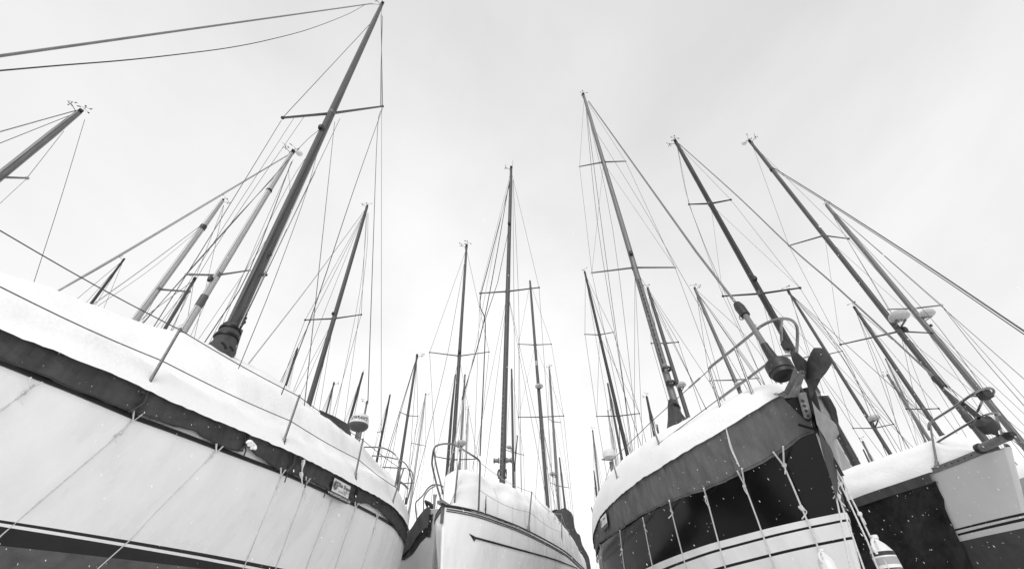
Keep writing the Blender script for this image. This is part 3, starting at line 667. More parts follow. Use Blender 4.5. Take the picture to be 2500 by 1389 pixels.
# pulpit
def Fh(u, v, off=-.03): q = RB.hit(u, v, -1, off); return depth(q[2])
fa = Fh(1772, 1036); bb = RB.hit(1772, 1040, -1, -.03)[2]; tp = above(bb, 1732, 902)
fb_ = depth(tp); bb2 = RB.hit(1849, 992, -1, -.05)[2]; tp2 = above(bb2, 1794, 849)
stanchion(rightb, bb, tp, M['steel'], .0145, 'pulpit_leg'); stanchion(rightb, bb2, tp2, M['steel'], .0145, 'pulpit_leg')
ft2 = depth(tp2)
pipe(rightb, 'pulpit', [(1732, 902, fb_), (1738, 893, fb_ - .02), (1794, 849, ft2), (1844, 808, ft2 - .17), (1858, 796, ft2 - .2), (1880, 785, ft2 - .25), (1905, 778, ft2 - .3), (1928, 780, ft2 - .32), (1942, 791, ft2 - .3), (1947, 810, ft2 - .28), (1945, 860, ft2 - .2), (1944, 880, ft2 - .18)], r=.0155)
pipe(rightb, 'pulpit', [(1909, 779, ft2 - .3), (1907, 800, ft2 - .3), (1908, 835, ft2 - .28)], r=.014)
g1 = depth(bb.lerp(tp, .45)); g2 = depth(bb2.lerp(tp2, .45))
pipe(rightb, 'pulpit', [(1755, 975, g1), (1790, 949, (g1 + g2) / 2), (1825, 924, g2), (1860, 898, g2 - .12), (1880, 884, g2 - .18), (1905, 872, g2 - .22), (1933, 867, g2 - .24), (1946, 868, g2 - .24)], r=.014)
mb = MB().box(at(1920, 843, F=ft2 - .3), (.035, 0, 0), (0, .03, 0), (0, 0, .04)).build('bow_light', M['vdark'], rightb)
MB().box(at(1922, 856, F=ft2 - .3), (.02, 0, 0), (0, .02, 0), (0, 0, .02)).build('light_bracket', M['steel'], rightb)
for q in (bb, bb2): mb = MB(); knot(mb, q + Vector((0, 0, .03)), .03); mb.build('lashing', M['vdark'], rightb)
# lifelines back to the stern with stanchions
s_a = RB.hit(1626, 1128, -1, -.03)[2]; sa = (s_a, above(s_a, 1589, 1030)); s_b = RB.hit(1517, 1206, -1, -.03)[2]; sb = (s_b, above(s_b, 1495, 1122))
stanchion(rightb, *sa, M['steeld'], .0125); stanchion(rightb, *sb, M['steeld'], .0125)
tube('lifeline', M['wire'], rightb, [tp, sa[1], sb[1], RB.w(6.8, -RB.b(6.8), RB.zr(6.8) + .5)], .0045, 6)
tube('lifeline', M['wire'], rightb, [bb.lerp(tp, .45), sa[0].lerp(sa[1], .45), sb[0].lerp(sb[1], .45), RB.w(6.8, -RB.b(6.8), RB.zr(6.8) + .25)], .0045, 6)
mb = MB(); k_ = tp.lerp(sa[1], .15); mb.tube([k_, tp.lerp(sa[1], .32)], .011, 8); mb.build('turnbuckle', M['steel'], rightb)
# ropes from the hem round under the hull
def rrope(px, kn=(1,), v2=None, r=.0075):
    p = [RB.hit(px[0][0], px[0][1], -1, .03)[2]]
    for u, v in px[1:]:
        q = RB.surf(u, v, -1, .012)
        if q: p.append(q[2])
    p.append(p[-1] + (p[-1] - p[-2]).normalized() * .3)
    rope(rightb, p, M['rope'], r, [p[k] for k in kn])
    if v2: rope(rightb, [RB.hit(v2[0], v2[1], -1, .03)[2], p[kn[0]]], M['rope'], r, [])
rrope([(1888, 1103), (1914, 1137), (1936, 1187), (1958, 1240), (1980, 1293), (2000, 1343)], (1, 3), (1912, 1089), .008)
rrope([(1800, 1149), (1818, 1184), (1850, 1270), (1881, 1358), (1890, 1386)], (1,), (1811, 1143))
rrope([(1718, 1191), (1725, 1214), (1748, 1300), (1771, 1386)], (1,)); rrope([(1634, 1221), (1639, 1245), (1655, 1310), (1670, 1366)], (1,))
rrope([(1569, 1263), (1573, 1281), (1592, 1378)], (1,)); rrope([(1513, 1294), (1518, 1340), (1524, 1385)], (1,)); rrope([(1465, 1329), (1468, 1360), (1471, 1386)], (1,))
for px in ([(1993, 1058, 0), (2037, 1189, .28), (2077, 1389, .3), (2090, 1440, .3)], [(1996, 1060, 0), (2048, 1212, .35), (2110, 1389, .4), (2125, 1440, .4)], [(1998, 1060, 0), (2052, 1180, .4), (2119, 1323, .45), (2150, 1405, .45)], [(2000, 1058, 0), (2061, 1180, .42), (2098, 1254, .46), (2124, 1309, .5)]):
    b0_ = at(1994, 1058, F=fB - .18); k0 = (px[1][0] - 2037) * .004 + .03
    p = [b0_] + [above(b0_ + Vector((k0 * min(1, .4 + q * .5), .02, 0)), a, b) for q, (a, b, f) in enumerate(px[1:])]; rope(rightb, p, M['rope'], .0065, [p[2] if px[2][0] == 2098 else p[1]])
# plastic jugs used as rope weights
def jug(u, v, wpx, f, label, bands=True):
    c = above(at(1994, 1058, F=fB - .18) + Vector((f, .0, 0)), u, v); r = wpx / 2 / F_PX * depth(c)
    j = root('plastic_jug', c - Vector((0, 0, r * 3.6)), label, 'plastic jug', 'plastic jugs tied to ropes as weights')
    MB().lathe(c - Vector((0, 0, r * 3.6)), (0, 0, 1), [(0, .001), (0, r * .85), (r * .15, r), (r * 2.2, r), (r * 2.3, r * .96), (r * 2.9, r * .62), (r * 3.25, r * .3), (r * 3.3, r * .28), (r * 3.45, r * .28)], 24).build('body', M['plastic'], j)
    MB().lathe(c - Vector((0, 0, r * .18)), (0, 0, 1), [(0, .001), (0, r * .36), (r * .3, r * .36), (r * .32, .001)], 16).build('cap', M['plastic'], j)
    for zz, hh in (((2.2, .28), (.9, .1)) if bands else ()): MB().lathe(c - Vector((0, 0, r * 3.6 - r * zz)), (0, 0, 1), [(-r * hh, r * 1.004), (r * hh * .2, r * 1.004)], 24).build('label_band', M['ink'], j)
    if bands: MB().lathe(c - Vector((0, 0, r * 3.6 - r * 1.55)), (0, 0, 1), [(-r * .35, r * 1.003), (r * .25, r * 1.003)], 24).build('label_band', M['plasticg'], j)
    hp = [c + Vector((-r * .3, -r * .2, -r * .25)), c + Vector((-r * .75, -r * .5, -r * .5)), c + Vector((-r * .98, -r * .6, -r * 1.1)), c + Vector((-r * .85, -r * .5, -r * 1.5))]
    MB().tube(smooth_path(hp, 5), r * .13, 8).build('handle', M['plastic'], j)
    for a in (.3, 2.2, 4.0): tube('rope', M['rope'], j, [c + Vector((0, 0, r * .1)), c + Vector((math.cos(a) * r * .9, math.sin(a) * r * .9, -r * 1.1)), c + Vector((math.cos(a) * r * 1.03, math.sin(a) * r * 1.03, -r * 3.5))], .0045, 5)
    return j
jug(2133, 1310, 50, .2, 'white plastic jug with a striped label hung on ropes right of the black hull')
jug(2004, 1342, 36, -.24, 'plain white jug hanging against the white bottom of the black hulled boat', False)

# ================================================================== the silver hulled boat at the right edge, under a dark tarpaulin
FB = Boat((5.80, 5.16), (.065, 1), [(0, .04), (.17, .16), (.5, .34), (.94, .54), (1.6, .83), (2.5, 1.03), (4, 1.2), (5.5, 1.2), (7.2, .9)], 7.2, 2.0, zk=.0, gp=(1.05, 1.8), rake=.62)
FT = [(2458, 1088), (2400, 1107), (2340, 1131), (2284, 1152), (2180, 1187), (2100, 1215), (2039, 1236)]
ft_t = FB.tab(FT, side=-1); FB.zr = lambda x: ft_t(x)
farb = root('sailboat', FB.w(3.6, 0, GROUND), 'silver bowed sailboat at right edge, dark tarpaulin along its side and bare bowsprit tube', 'sailboat', 'laid up sailboats of the boatyard')
def fl_(pts):
    q = [(a[0], a[1]) for a in (FB.surf(u, v, -1) for u, v in pts) if a]; print('FB row', [(round(a, 2), round(b, 2)) for a, b in q]); return linfit(q)
r1, r2, r3, r4, r5 = fl_([(2490, 1252), (2346, 1287)]), fl_([(2490, 1259), (2347, 1292)]), fl_([(2491, 1264), (2352, 1298)]), fl_([(2492, 1272), (2354, 1304)]), fl_([(2493, 1288), (2360, 1317)])
flow = lambda x: FB.zk + .01
rows = [FB.zr] + [lerpf(FB.zr, r1, t / 6) for t in range(1, 6)] + [r1, r2, r3, r4, r5] + [lerpf(r5, flow, t) for t in (.3, .6, .85, 1)]
FB.hull('hull', farb, rows, [M['silver'], M['black'], M['anti2']], [0] * 6 + [1, 0, 1, 0] + [2] * 4, 80); FB.keel(farb, M['anti2'])
xe0 = FB.surf(2286, 1160, -1)[0]; xe1 = FB.surf(2358, 1315, -1); print('tarp edge', xe0, xe1[:2])
zt_, zb2 = FB.zr(xe0), xe1[1]
def tarp_x(z): return xe0 + (xe1[0] - xe0) * (zt_ - z) / (zt_ - zb2)
rows = []
for k in range(19):
    row = []
    for i in range(70):
        z = 0; x0_ = 0; f_ = k / 18; zz = zt_ - .09 - (zt_ - .2) * f_; x = tarp_x(zz) + (7.1 - tarp_x(zz)) * (i / 69) ** 1.2; z = zz + (FB.zr(x) - zt_)
        z = max(z, .12)
        w = .04 + .04 * nz(x * 2.5 + z * 1.5, z * 2, 4) + .03 * nz(x * 6 + z * 5, z * 3, 7) + .015 * nz(x * 14 + z * 11, z * 4, 2) + .03 * f_ * nz(x * 1.2, z, 2)
        row.append(FB.w(FB.xr(x, z), -(FB.hb(x, z) + max(w, .012)), z))
    rows.append(row)
tp_ = MB().quadgrid(rows).build('tarpaulin', M['tarp'], farb, angle=70)
XF = [xe0 + (7.1 - xe0) * i / 50 for i in range(51)]
band(FB, farb, 'canvas_band', M['canvas'], XF, lambda x: FB.zr(x) + .0, lambda x: FB.zr(x) - .105, .075, side=-1)
XF2 = [.02 + (xe0 - .02) * i / 20 for i in range(21)]
tr = band(FB, farb, 'toe_rail', M['steeld'], XF2, lambda x: FB.zr(x) + .055, lambda x: FB.zr(x) - .008, .012, side=-1)
for k in range(8):
    x = .12 + k * (xe0 - .2) / 7; MB().lathe(FB.w(x, -(FB.b(x) + .010), FB.zr(x) + .025), Vector((-FB.n.x, -FB.n.y, 0)), [(0, .009), (.006, .009), (.007, .001)], 8).build('bolt', M['vdark'], tr)
band(FB, farb, 'toe_rail', M['steeld'], XF2, lambda x: FB.zr(x) + .035, lambda x: FB.zr(x) - .008, .006, side=1)
FS = [(2389, 1082), (2380, 1062), (2357, 1049), (2330, 1056), (2296, 1067), (2230, 1088), (2174, 1115), (2090, 1147), (2042, 1163)]
fs_t = FB.tab(FS, side=-1, frac=.3)
cover(FB, farb, 'snow_cover', M['snow'], lambda x: FB.zr(x) + .02, lambda x: FB.zr(x) + max(.06, (fs_t(x) - FB.zr(x)) * 1.05) * min(1, max(.15, (x - .15) * 2.2)), .15, 7.1, rprof, off=-.035, ns=90, nr=16, amp=.04, seed=13.4, lip=.0)
fF = depth(FB.w(0, 0, 2.0)); fp = lambda L_: [at(u, v, F=fF + f) for u, v, f in L_]
MB().plate(fp([(2455, 1085, 0), (2462, 1084, 0), (2476, 1152, -.02), (2470, 1156, 0)]), FWD * .03 + Vector((.01, 0, 0))).build('stem_plate', M['steeld'], farb)
bs = MB().tube(fp([(2390, 1096, .15), (2462, 1064, -.2)]), .045, 16).build('bowsprit', M['alu_m'], farb)
MB().tube(fp([(2460, 1065, -.19), (2474, 1059, -.26)]), [.049, .03], 16).build('end_cap', M['vdark'], bs)
MB().lathe(fp([(2392, 1095, .14)])[0], fp([(2462, 1064, -.2)])[0] - fp([(2390, 1096, .15)])[0], [(-.02, .05), (-.02, .058), (.03, .058), (.03, .05)], 16).build('collar', M['vdark'], bs)
b9 = FB.hit(2288, 1137, -1, .0)[2]; t9 = above(b9, 2270, 1032); ff = depth(t9)
stanchion(farb, b9, t9, M['steel'], .0145, 'pulpit_leg')
pipe(farb, 'pulpit', [(2268, 1050, ff), (2268, 1035, ff), (2280, 1025, ff - .03), (2330, 993, ff - .35), (2370, 965, ff - .55), (2395, 952, ff - .6), (2416, 947, ff - .6), (2426, 953, ff - .55), (2422, 963, ff - .45), (2405, 967, ff - .4), (2370, 966, ff - .3)], r=.0145)
pipe(farb, 'pulpit', [(2274, 1088, ff), (2330, 1054, ff - .3), (2380, 1025, ff - .5), (2410, 1012, ff - .6), (2432, 1008, ff - .6), (2440, 1012, ff - .5)], r=.013)
pipe(farb, 'pulpit', [(2405, 965, ff - .55), (2395, 985, ff - .55), (2386, 1005, ff - .5)], r=.013); pipe(farb, 'pulpit', [(2430, 1012, ff - .6), (2440, 1040, ff - .55), (2448, 1068, ff - .5)], r=.013)
MB().box(at(2404, 964, F=ff - .6), (.05, 0, 0), (0, .05, 0), (0, 0, .045)).build('bow_light', M['vdark'], farb)
# furling drum of the forestay
ax = fp([(2360, 985, -.1)])[0]; bx = fp([(2450, 1068, -.2)])[0]
fd = MB().lathe(at(2408, 1037, F=fF - .12), bx - ax, [(-.10, .02), (-.07, .06), (-.055, .095), (.0, .1), (.06, .095), (.075, .05), (.12, .03)], 20).build('furling_drum', M['vdark'], farb)
tube('furling_line', M['steeld'], farb, [at(2425, 1052, F=fF - .14), at(2440, 1066, F=fF - .1)], .02, 8)

# ================================================================== the grey boat behind, between the left and the middle boat
TB = Boat((-1.42, 8.35), (-.22, .975), [(0, .04), (.3, .32), (.8, .55), (1.5, .8), (3, 1.0), (5, 1.05), (6.5, .8)], 6.5, 2.05, zk=.2, rake=.25)
TT = [(1046, 1246), (1032, 1262), (1019, 1282), (1008, 1298), (1000, 1307), (990, 1320)]
tt_t = TB.tab(TT, side=-1); TB.zr = lambda x: tt_t(x)
print('TB', [(round(x, 1), round(tt_t(x), 2)) for x in (0, 1, 2, 3)])
tbr = root('sailboat', TB.w(3.2, 0, GROUND), 'grey hulled sailboat squeezed behind between the left white boat and the arrow striped bow', 'sailboat', 'laid up sailboats of the boatyard')
rows = [TB.zr] + [(lambda x, t=t: TB.zr(x) * (1 - t) + (TB.zk + .01) * t) for t in (.1, .25, .4, .6, .8, 1)]
TB.hull('hull', tbr, rows, [M['greyhull']], [0] * 6, 50); TB.keel(tbr, M['anti'])
skirt(TB, tbr, M['canvas'], .05, 6.4, lambda x: TB.zr(x) + .02, lambda x: TB.zr(x) - .2 - .08 * math.exp(-x), side=-1, off=.05, seed=3)
skirt(TB, tbr, M['tarp'], .02, .9, lambda x: TB.zr(x) - .1, lambda x: TB.zr(x) - .42 + .2 * x, side=-1, off=.02, seed=5)  # dark sheet standing in for the dark hollow inside the skirt by the bow
skirt(TB, tbr, M['canvas'], .05, 6.4, lambda x: TB.zr(x) + .02, lambda x: TB.zr(x) - .25, side=1, off=.05, seed=4)
cover(TB, tbr, 'snow_cover', M['snow'], lambda x: TB.zr(x) + .02, lambda x: TB.zr(x) + .12, .1, 6.4, rprof, ns=50, nr=8, amp=.02, seed=20)
fT = depth(TB.w(.1, 0, 2.4)); tq = lambda L_: [(u, v, fT + f) for u, v, f in L_]
pipe(tbr, 'pulpit', tq([(1019, 1280, .5), (1016, 1250, .5), (1015, 1228, .5), (1024, 1217, .4), (1033, 1208, .3), (1045, 1191, .1), (1058, 1183, 0), (1074, 1184, 0), (1086, 1190, 0)]), r=.014)
pipe(tbr, 'pulpit', tq([(1034, 1262, .3), (1034, 1230, .3), (1036, 1212, .3), (1048, 1195, .15), (1062, 1186, .05)]), r=.012)
mb = MB(); mb.plate([at(u, v, F=fT + .1) for u, v in ((1036, 1223), (1048, 1228), (1058, 1236), (1060, 1250), (1052, 1244), (1046, 1232), (1043, 1242), (1038, 1230))], FWD * .06)
mb.build('anchor', M['vdark'], tbr)
mb = MB()
for i in range(7): mb.tube(smooth_path([at(1058 + i * 1.5, 1206, F=fT), at(1060 + rnd(-3, 4), 1235, F=fT), at(1058 + rnd(-1, 6), 1262, F=fT)], 4), .007, 5)
mb.build('coiled_rope', M['wirel'], tbr)

# ================================================================== tall tarpaulined boat behind the middle boat
DY = 15.4; prof_ = [(1330, 1290), (1338, 1254), (1349, 1247), (1362, 1241), (1376, 1237), (1388, 1241), (1396, 1247), (1401, 1258), (1403, 1278), (1410, 1297), (1418, 1303), (1426, 1325), (1439, 1356), (1446, 1376), (1449, 1400)]
P0 = [at(u, v, y=DY) for u, v in prof_]; cx = P0[4].x
dk = root('covered_boat', (cx, DY + 3.5, GROUND), 'boat wrapped in a dark tarpaulin from ridge to keel, right behind the arrow striped hull', 'boat', None)
full = [Vector((cx - (P0[-1].x - cx) * .8, DY, -.6)), Vector((cx - 1.0, DY, 2.2))] + P0 + [Vector((P0[-1].x + .1, DY, -.6))]
rows = []
for k in range(12):
    y = k * .55; s_ = (.93, 1, 1.02, 1.03, 1.04, 1.04, 1.03, 1.02, 1, .97, .93, .86)[k]
    r_ = []
    for j, p in enumerate(full):
        sag = .05 * nz(j * .9, k * .7, 3); r_.append(Vector((cx + (p.x - cx) * s_ + sag, p.y + y, p.z * (1 if k else .99) - .015 * k + sag)))
    rows.append([q for q in smooth_path(r_, 3)])
mb = MB().quadgrid(rows)
for c_ in (0, 11): b_ = len(mb.v); mb.v += [tuple(p) for p in rows[c_]]; mb.f.append(tuple(range(b_, b_ + len(rows[c_])))); mb.m.append(0)
mb.build('tarpaulin', M['tarp2'], dk, angle=50)
top_ = [[Vector((q.x * .98 + cx * .02, q.y, q.z + (.03 if 0 < i < 6 else 0))) for i, q in enumerate(r_)] for r_ in [[Vector(a) for a in rr_[9:16]] for rr_ in rows]]
MB().quadgrid([[p + Vector((0, 0, .035)) for p in r_] for r_ in top_]).build('snow_cover', M['snow'], dk)
mb = MB(); mb.box((cx, DY + 3, GROUND + .5), (.15, 0, 0), (0, 1.2, 0), (0, 0, .5)); mb.build('keel', M['anti2'], dk)
# ================================================================== masts and rigging
MT = {'d': 'alu_d', 'g': 'alu', 's': 'alu_m', 'l': 'alu_l'}
GRP = 'laid up sailboats of the boatyard'
def wr(F, px=1.15, cap=.0095): return max(.0032, min(cap, px * F / 2 / F_PX))
MASTS = []
WM = {(193, 274): 1.116, (543, 490): 1.375, (713, 373): 0.986, (474, 682): 0.814, (302, 634): 1.188, (896, 505): 1.276, (726, 852): 1.329, (815, 936): 0.879, (886, 910): 1.45, (896, 982): 0.948, (591, 808): 1.135, (952, 965): 1.214, (1018, 869): 0.838, (1039, 963): 1.158, (1135, 917): 1.127, (1143, 999): 1.249, (1249, 902): 1.45, (1294, 687): 1.4, (1341, 896): 1.322, (1366, 1118): 1.45, (1428, 666): 1.012, (1484, 938): 1.106, (1484, 1003): 1.45, (1582, 706): 1.246, (1579, 969): 1.445, (1604, 1038): 1.218, (1447, 1052): 1.113, (1450, 1150): 1.229, (1453, 1190): 1.431, (1444, 1238): 1.45, (1697, 706): 1.142, (1837, 799): 1.128, (1926, 713): 0.821, (2087, 752): 1.109, (2167, 916): 1.45, (2162, 876): 1.212, (2107, 1079): 1.081, (2108, 1098): 1.254, (1832, 347): 1.071, (2018, 501): 1.427}   # spar sizes that keep every berth clear of its neighbours
def gear(head, axis, D, parent, kind, s=1.0, seed=0):
    """fittings at the masthead: crane, wind vane, cup anemometer, aerial"""
    rg = random.Random(seed); side = Vector((D.y, -D.x, 0)).normalized(); fw = Vector((D.x, D.y, 0)).normalized()
    ang = rg.uniform(0, 6.28); d1 = (side * math.cos(ang) + fw * math.sin(ang)); k = 1 if rg.random() < .5 else -1
    mb = MB(); mb.box(head + axis * .01, side * .05, fw * .11, axis * .035); mb.box(head + side * k * .03 - axis * .08, side * .03, fw * .03, axis * .05)
    mb.tube([head + fw * .12 - axis * .02, head + fw * .02 + axis * .03], .02, 6); mb.build('masthead_crane', M['vdark'], parent)
    if 'v' in kind:                                  # wind vane on a short rod
        top = head + axis * .42 * s + side * .02; mb = MB(); mb.tube([head, top], .005, 5)
        mb.tube([top - d1 * .2 * s, top + d1 * .24 * s], .0045, 5); mb.plate([top - d1 * .2 * s + axis * .045, top - d1 * .09 * s, top - d1 * .2 * s - axis * .045], side * .004)
        mb.box(top + d1 * .24 * s, d1 * .035, axis * .015, side * .01); e = d1.cross(axis)
        for q in (-1, 1): mb.tube([top - axis * .06, top - axis * .06 + (e * q - d1 * .6) * .13 * s], .004, 4); mb.box(top - axis * .06 + (e * q - d1 * .6) * .14 * s, e * .02, d1 * .02, axis * .004)
        mb.build('wind_vane', M['vdark'], parent)
    if 'a' in kind:                                  # cup anemometer on an arm
        arm = head + side * k * .34 * s + axis * .07; mb = MB(); mb.tube([head + side * k * .03 - axis * .06, arm], .008, 5); mb.tube([arm - axis * .05, arm + axis * .09], .009, 6)
        for q in range(3):
            a = q * 2.09 + seed; w = arm - axis * .05 + (side * math.cos(a) + fw * math.sin(a)) * .05; mb.tube([arm - axis * .05, w], .004, 4); mb.ball(w, .017, n=6, m=4)
        mb.tube([arm + axis * .08, arm + axis * .08 + d1 * .12], .006, 4); mb.plate([arm + axis * .12 - d1 * .05, arm + axis * .04 - d1 * .05, arm + axis * .08 - d1 * .12], side * .004)
        mb.build('anemometer', M['vdark'], parent)
    if 'w' in kind: tube('aerial', M['wire'], parent, [head - side * k * .05, head - side * k * .06 + axis * .95 * s], .0045, 4)
    if 'r' in kind: MB().lathe(head - side * k * .18 + axis * .12, axis, [(0, .001), (0, .08), (.03, .1), (.08, .09), (.1, .001)], 12).build('gps_mushroom', M['plastic'], parent)

def dome(parent, u, v, wpx, y, mastp, label=None, mname='plasticm'):
    c = at(u, v, y=y - .25); F = depth(c); r = wpx / 2 / F_PX * F
    o = MB().lathe(c - Vector((0, 0, r * .35)), (0, 0, 1), [(0, .001), (0, r * .45), (r * .12, r * .9), (r * .25, r), (r * .32, r), (r * .34, r * .97), (r * .4, r), (r * .62, r * .93), (r * .8, r * .7), (r * .86, r * .3), (r * .87, .001)], 24).build('radar_dome', M[mname], parent)
    mb = MB(); 
    for q in (-.5, .5): mb.tube([mastp + Vector((q * .1, 0, -.28)), c + Vector((q * r, 0, -r * .4))], .022, 6)
    mb.tube([mastp + Vector((0, 0, -.1)), c + Vector((0, 0, -r * .38))], .03, 6); mb.build('bracket', M['steeld'], o)
    return o

def mast(top, low, w, tone, spr=(), W=.145, wires=(), kind='va', domes=(), lights=(), rt=None, label=None, h=(0, 1), deck=1.85, auto='uls', ell=1.35, name='sailboat', L_=6.5, track=0, bands=(), bow=None, ext=None, nohull=False, hm='gel'):
    W *= WM.get(top, 1.0); F = W * F_PX / w; p1 = at(*low, F=F); y = p1.y; p0 = at(*top, y=y); ax = (p0 - p1).normalized()
    base = p1 + ax * ((deck + .25 - p1.z) / ax.z); D = Vector((base.x, base.y, 0)).normalized()
    hv = Vector((h[0], h[1], 0)).normalized(); rt_given = rt is not None
    if rt is None:
        P = base - hv * 3.2; rt = root(name, (base.x, base.y, GROUND), label, 'sailboat', GRP)
        if not nohull:
            bt = Boat((P.x, P.y), (hv.x, hv.y), [(0, .04), (.8, .5), (2, .88), (3.5, 1.03), (5.2, 1.0), (L_, .75)], L_, deck, zk=0, rake=.25)
            rows = [(lambda x, t=t: deck * (1 - t) + .01 * t) for t in (0, .3, .55, .6, .8, 1)]
            bt.hull('hull', rt, rows, [M[hm], M['anti']], [0, 0, 0, 1, 1], 22); bt.keel(rt, M['anti'])
            cover(bt, rt, 'snow_cover', M['snow'], lambda x: deck, lambda x: deck + .12 + .5 * math.exp(-((x - 4) / 1.8) ** 2), .1, L_ - .1, rprof, ns=24, nr=5, amp=.04, seed=base.x)
        else: bt = None
    else: bt = None
    MASTS.append((label, base, hv, top, bt is not None or rt_given))
    ca = abs(D.x * hv.x + D.y * hv.y); r = W / 2 / math.sqrt(ca * ca + (1 - ca * ca) * ell * ell)
    taper = [(r, r * ell * .8)] * 1
    n = 9; pts = [base.lerp(p0, i / (n - 1)) for i in range(n)]
    # spar: an oval tube, slightly narrower above
    mo = MB().tube(pts, [(r * (1 - .06 * i / 8) * (1 if i < 8 else .8), r * ell * (1 - .1 * i / 8) * (1 if i < 8 else .75)) for i in range(n)], 16, ell=Vector((hv.y, -hv.x, 0))).build('mast', M[MT[tone]], rt, angle=60)
    yat = lambda v: None
    def on(u, v):                                      # point of the mast axis nearest to that sight line
        rr = ray(u, v); a = rr.dot(rr); b = -rr.dot(ax); c = 1.0; d = -rr.dot(base); e = ax.dot(base)
        s = (a * (-(e)) - b * (-(d))) / (a * c - b * b) if False else None
        best = min((abs((base + ax * t).cross(rr).length) / rr.length, t) for t in [q * .02 for q in range(0, int((p0 - base).length / .02) + 30)])
        return base + ax * best[1]
    # luff track or groove on the after face, halyards down the front
    tk = hv * (r * ell)
    if track:
        a, c = on(*track[0]), on(*track[1]); sv = Vector((hv.y, -hv.x, 0)) * .03
        q = D * -(r * 1.02); k = track[2] if len(track) > 2 else -.3
        s2 = Vector((D.y, -D.x, 0))
        t_ = MB().tube([a + q + s2 * r * k, c + q + s2 * r * k], (.02), 6).build('sail_track', M['vdark'] if len(track) < 4 else M[track[3]], mo)
        for i in range(int((a - c).length / .13)):
            pz = a.lerp(c, (i + .5) * .13 / (a - c).length) + q * 1.22 + s2 * r * k; 
            if len(track) > 3 and i % 1 == 0 and i < 60: MB().box(pz, s2 * .007, D * .004, ax * .012).build('slide', M['steeld'], t_)
    s2 = Vector((D.y, -D.x, 0))
    for q in ((.55, -.75), (-.35, -.9)):
        rr_ = random.Random(top[0] + q[0]); 
        tube('halyard', M['wire'] if rr_.random() < .5 else M['roped'], rt, [base + s2 * r * q[0] * 2.0 + D * q[1] * r * 1.2 + Vector((0, 0, .3)), base.lerp(p0, .5) + s2 * r * q[0] * 1.9 + D * q[1] * r * 1.25, p0 + s2 * r * q[0] * .8 - ax * .1 + D * q[1] * r], wr(F, .9, .006), 4)
    gear(p0, ax, D, mo, kind, .68, int(top[0]) % 97)
    for (u, v) in lights:
        c = on(u, v) - D * (r * 1.3); c2 = at(u, v, y=c.y - .03)
        MB().lathe(c2 + Vector((0, 0, -.06)), (0, 0, 1), [(0, .02), (0, .05), (.07, .06), (.11, .045), (.13, .02)], 10).build('masthead_light', M['vdark'], mo)
    tips = []
    for (Lp, Cp, Rp) in spr:
        c = on(*Cp); ls = []
        for P in (Lp, Rp):
            if P is None: continue
            # both arms lie square to the boat as seen: in the upright plane through the mast facing the eye
            rr = ray(*P); t = (D.dot(c)) / (rr.dot(D)); tip = rr * t; ls.append(tip)
            sw = W * .2
            so = MB().tube([c, c.lerp(tip, .1), tip], [(sw * 1.2, sw * .85), (sw * 1.1, sw * .75), (sw * .8, sw * .55)], 8, ell=D).build('spreader', M[MT[tone]] if tone != 'l' else M['alu_m'], mo)
            MB().ball(tip, sw * 1.15, n=8, m=5).build('spreader_tip', M['vdark'] if tone in 'dg' else M['plasticg'], so)
        MB().lathe(c - ax * .06, ax, [(0, r * 1.03), (0, r * 1.16), (.12, r * 1.16), (.12, r * 1.03)], 12).build('spreader_bracket', M['steeld'], mo)
        tips.append((c, ls))
    for (u, v, wp) in domes: dome(mo, u, v, wp, y, on(u, v))
    for bd in bands:
        a = on(*bd[0]); hh = bd[1]; MB().lathe(a - ax * hh / 2, ax, [(0, r * 1.0), (0, r * 1.0), (0, r * 1.36), (hh, r * 1.36), (hh, r)], 16).build('mast_band', M[bd[2]], mo)
    R_ = wr(F)
    if 'u' in auto:
        for sgn in (-1, 1):
            ts = []
            for c, ls in tips:
                best = [t for t in ls if (t - c).dot(s2) * sgn > 0]
                if best: ts.append(best[0])
            if not ts: continue
            foot = ts[-1] + (base - ts[-1]) * 0; foot = Vector((base.x + (ts[-1].x - base.x) * .95 + (tips[-1][0].x - base.x) * -.0, base.y + (ts[-1].y - base.y) * .95, deck + .05))
            path = [p0 - ax * .15] + ts + [foot]; tube('shroud', M['wire'], rt, path, R_, 5)
            if 'l' in auto: tube('shroud', M['wire'], rt, [tips[-1][0] - ax * .05, foot + hv * .35], R_ * .9, 5); 
            if 'l' in auto and w > 7: tube('shroud', M['wire'], rt, [tips[-1][0] - ax * .05, foot - hv * .45], R_ * .9, 5)
            if len(ts) > 1: tube('shroud', M['wire'], rt, [tips[0][0] - ax * .05, ts[-1]], R_ * .8, 5)
        if not tips:
            for sgn in (-1, 1): tube('shroud', M['wire'], rt, [p0 - ax * .2, base + s2 * sgn * 1.0 + Vector((0, 0, -.2))], R_, 5)
    if 'f' in auto or 's' in auto: tube('forestay', M['wire'], rt, [p0 - ax * .05, base - hv * 3.0 + Vector((0, 0, .1))], R_ * 1.25, 5)
    if 'b' in auto or 's' in auto: tube('backstay', M['wire'], rt, [p0, base + hv * 3.1 + Vector((0, 0, .1))], R_, 5)
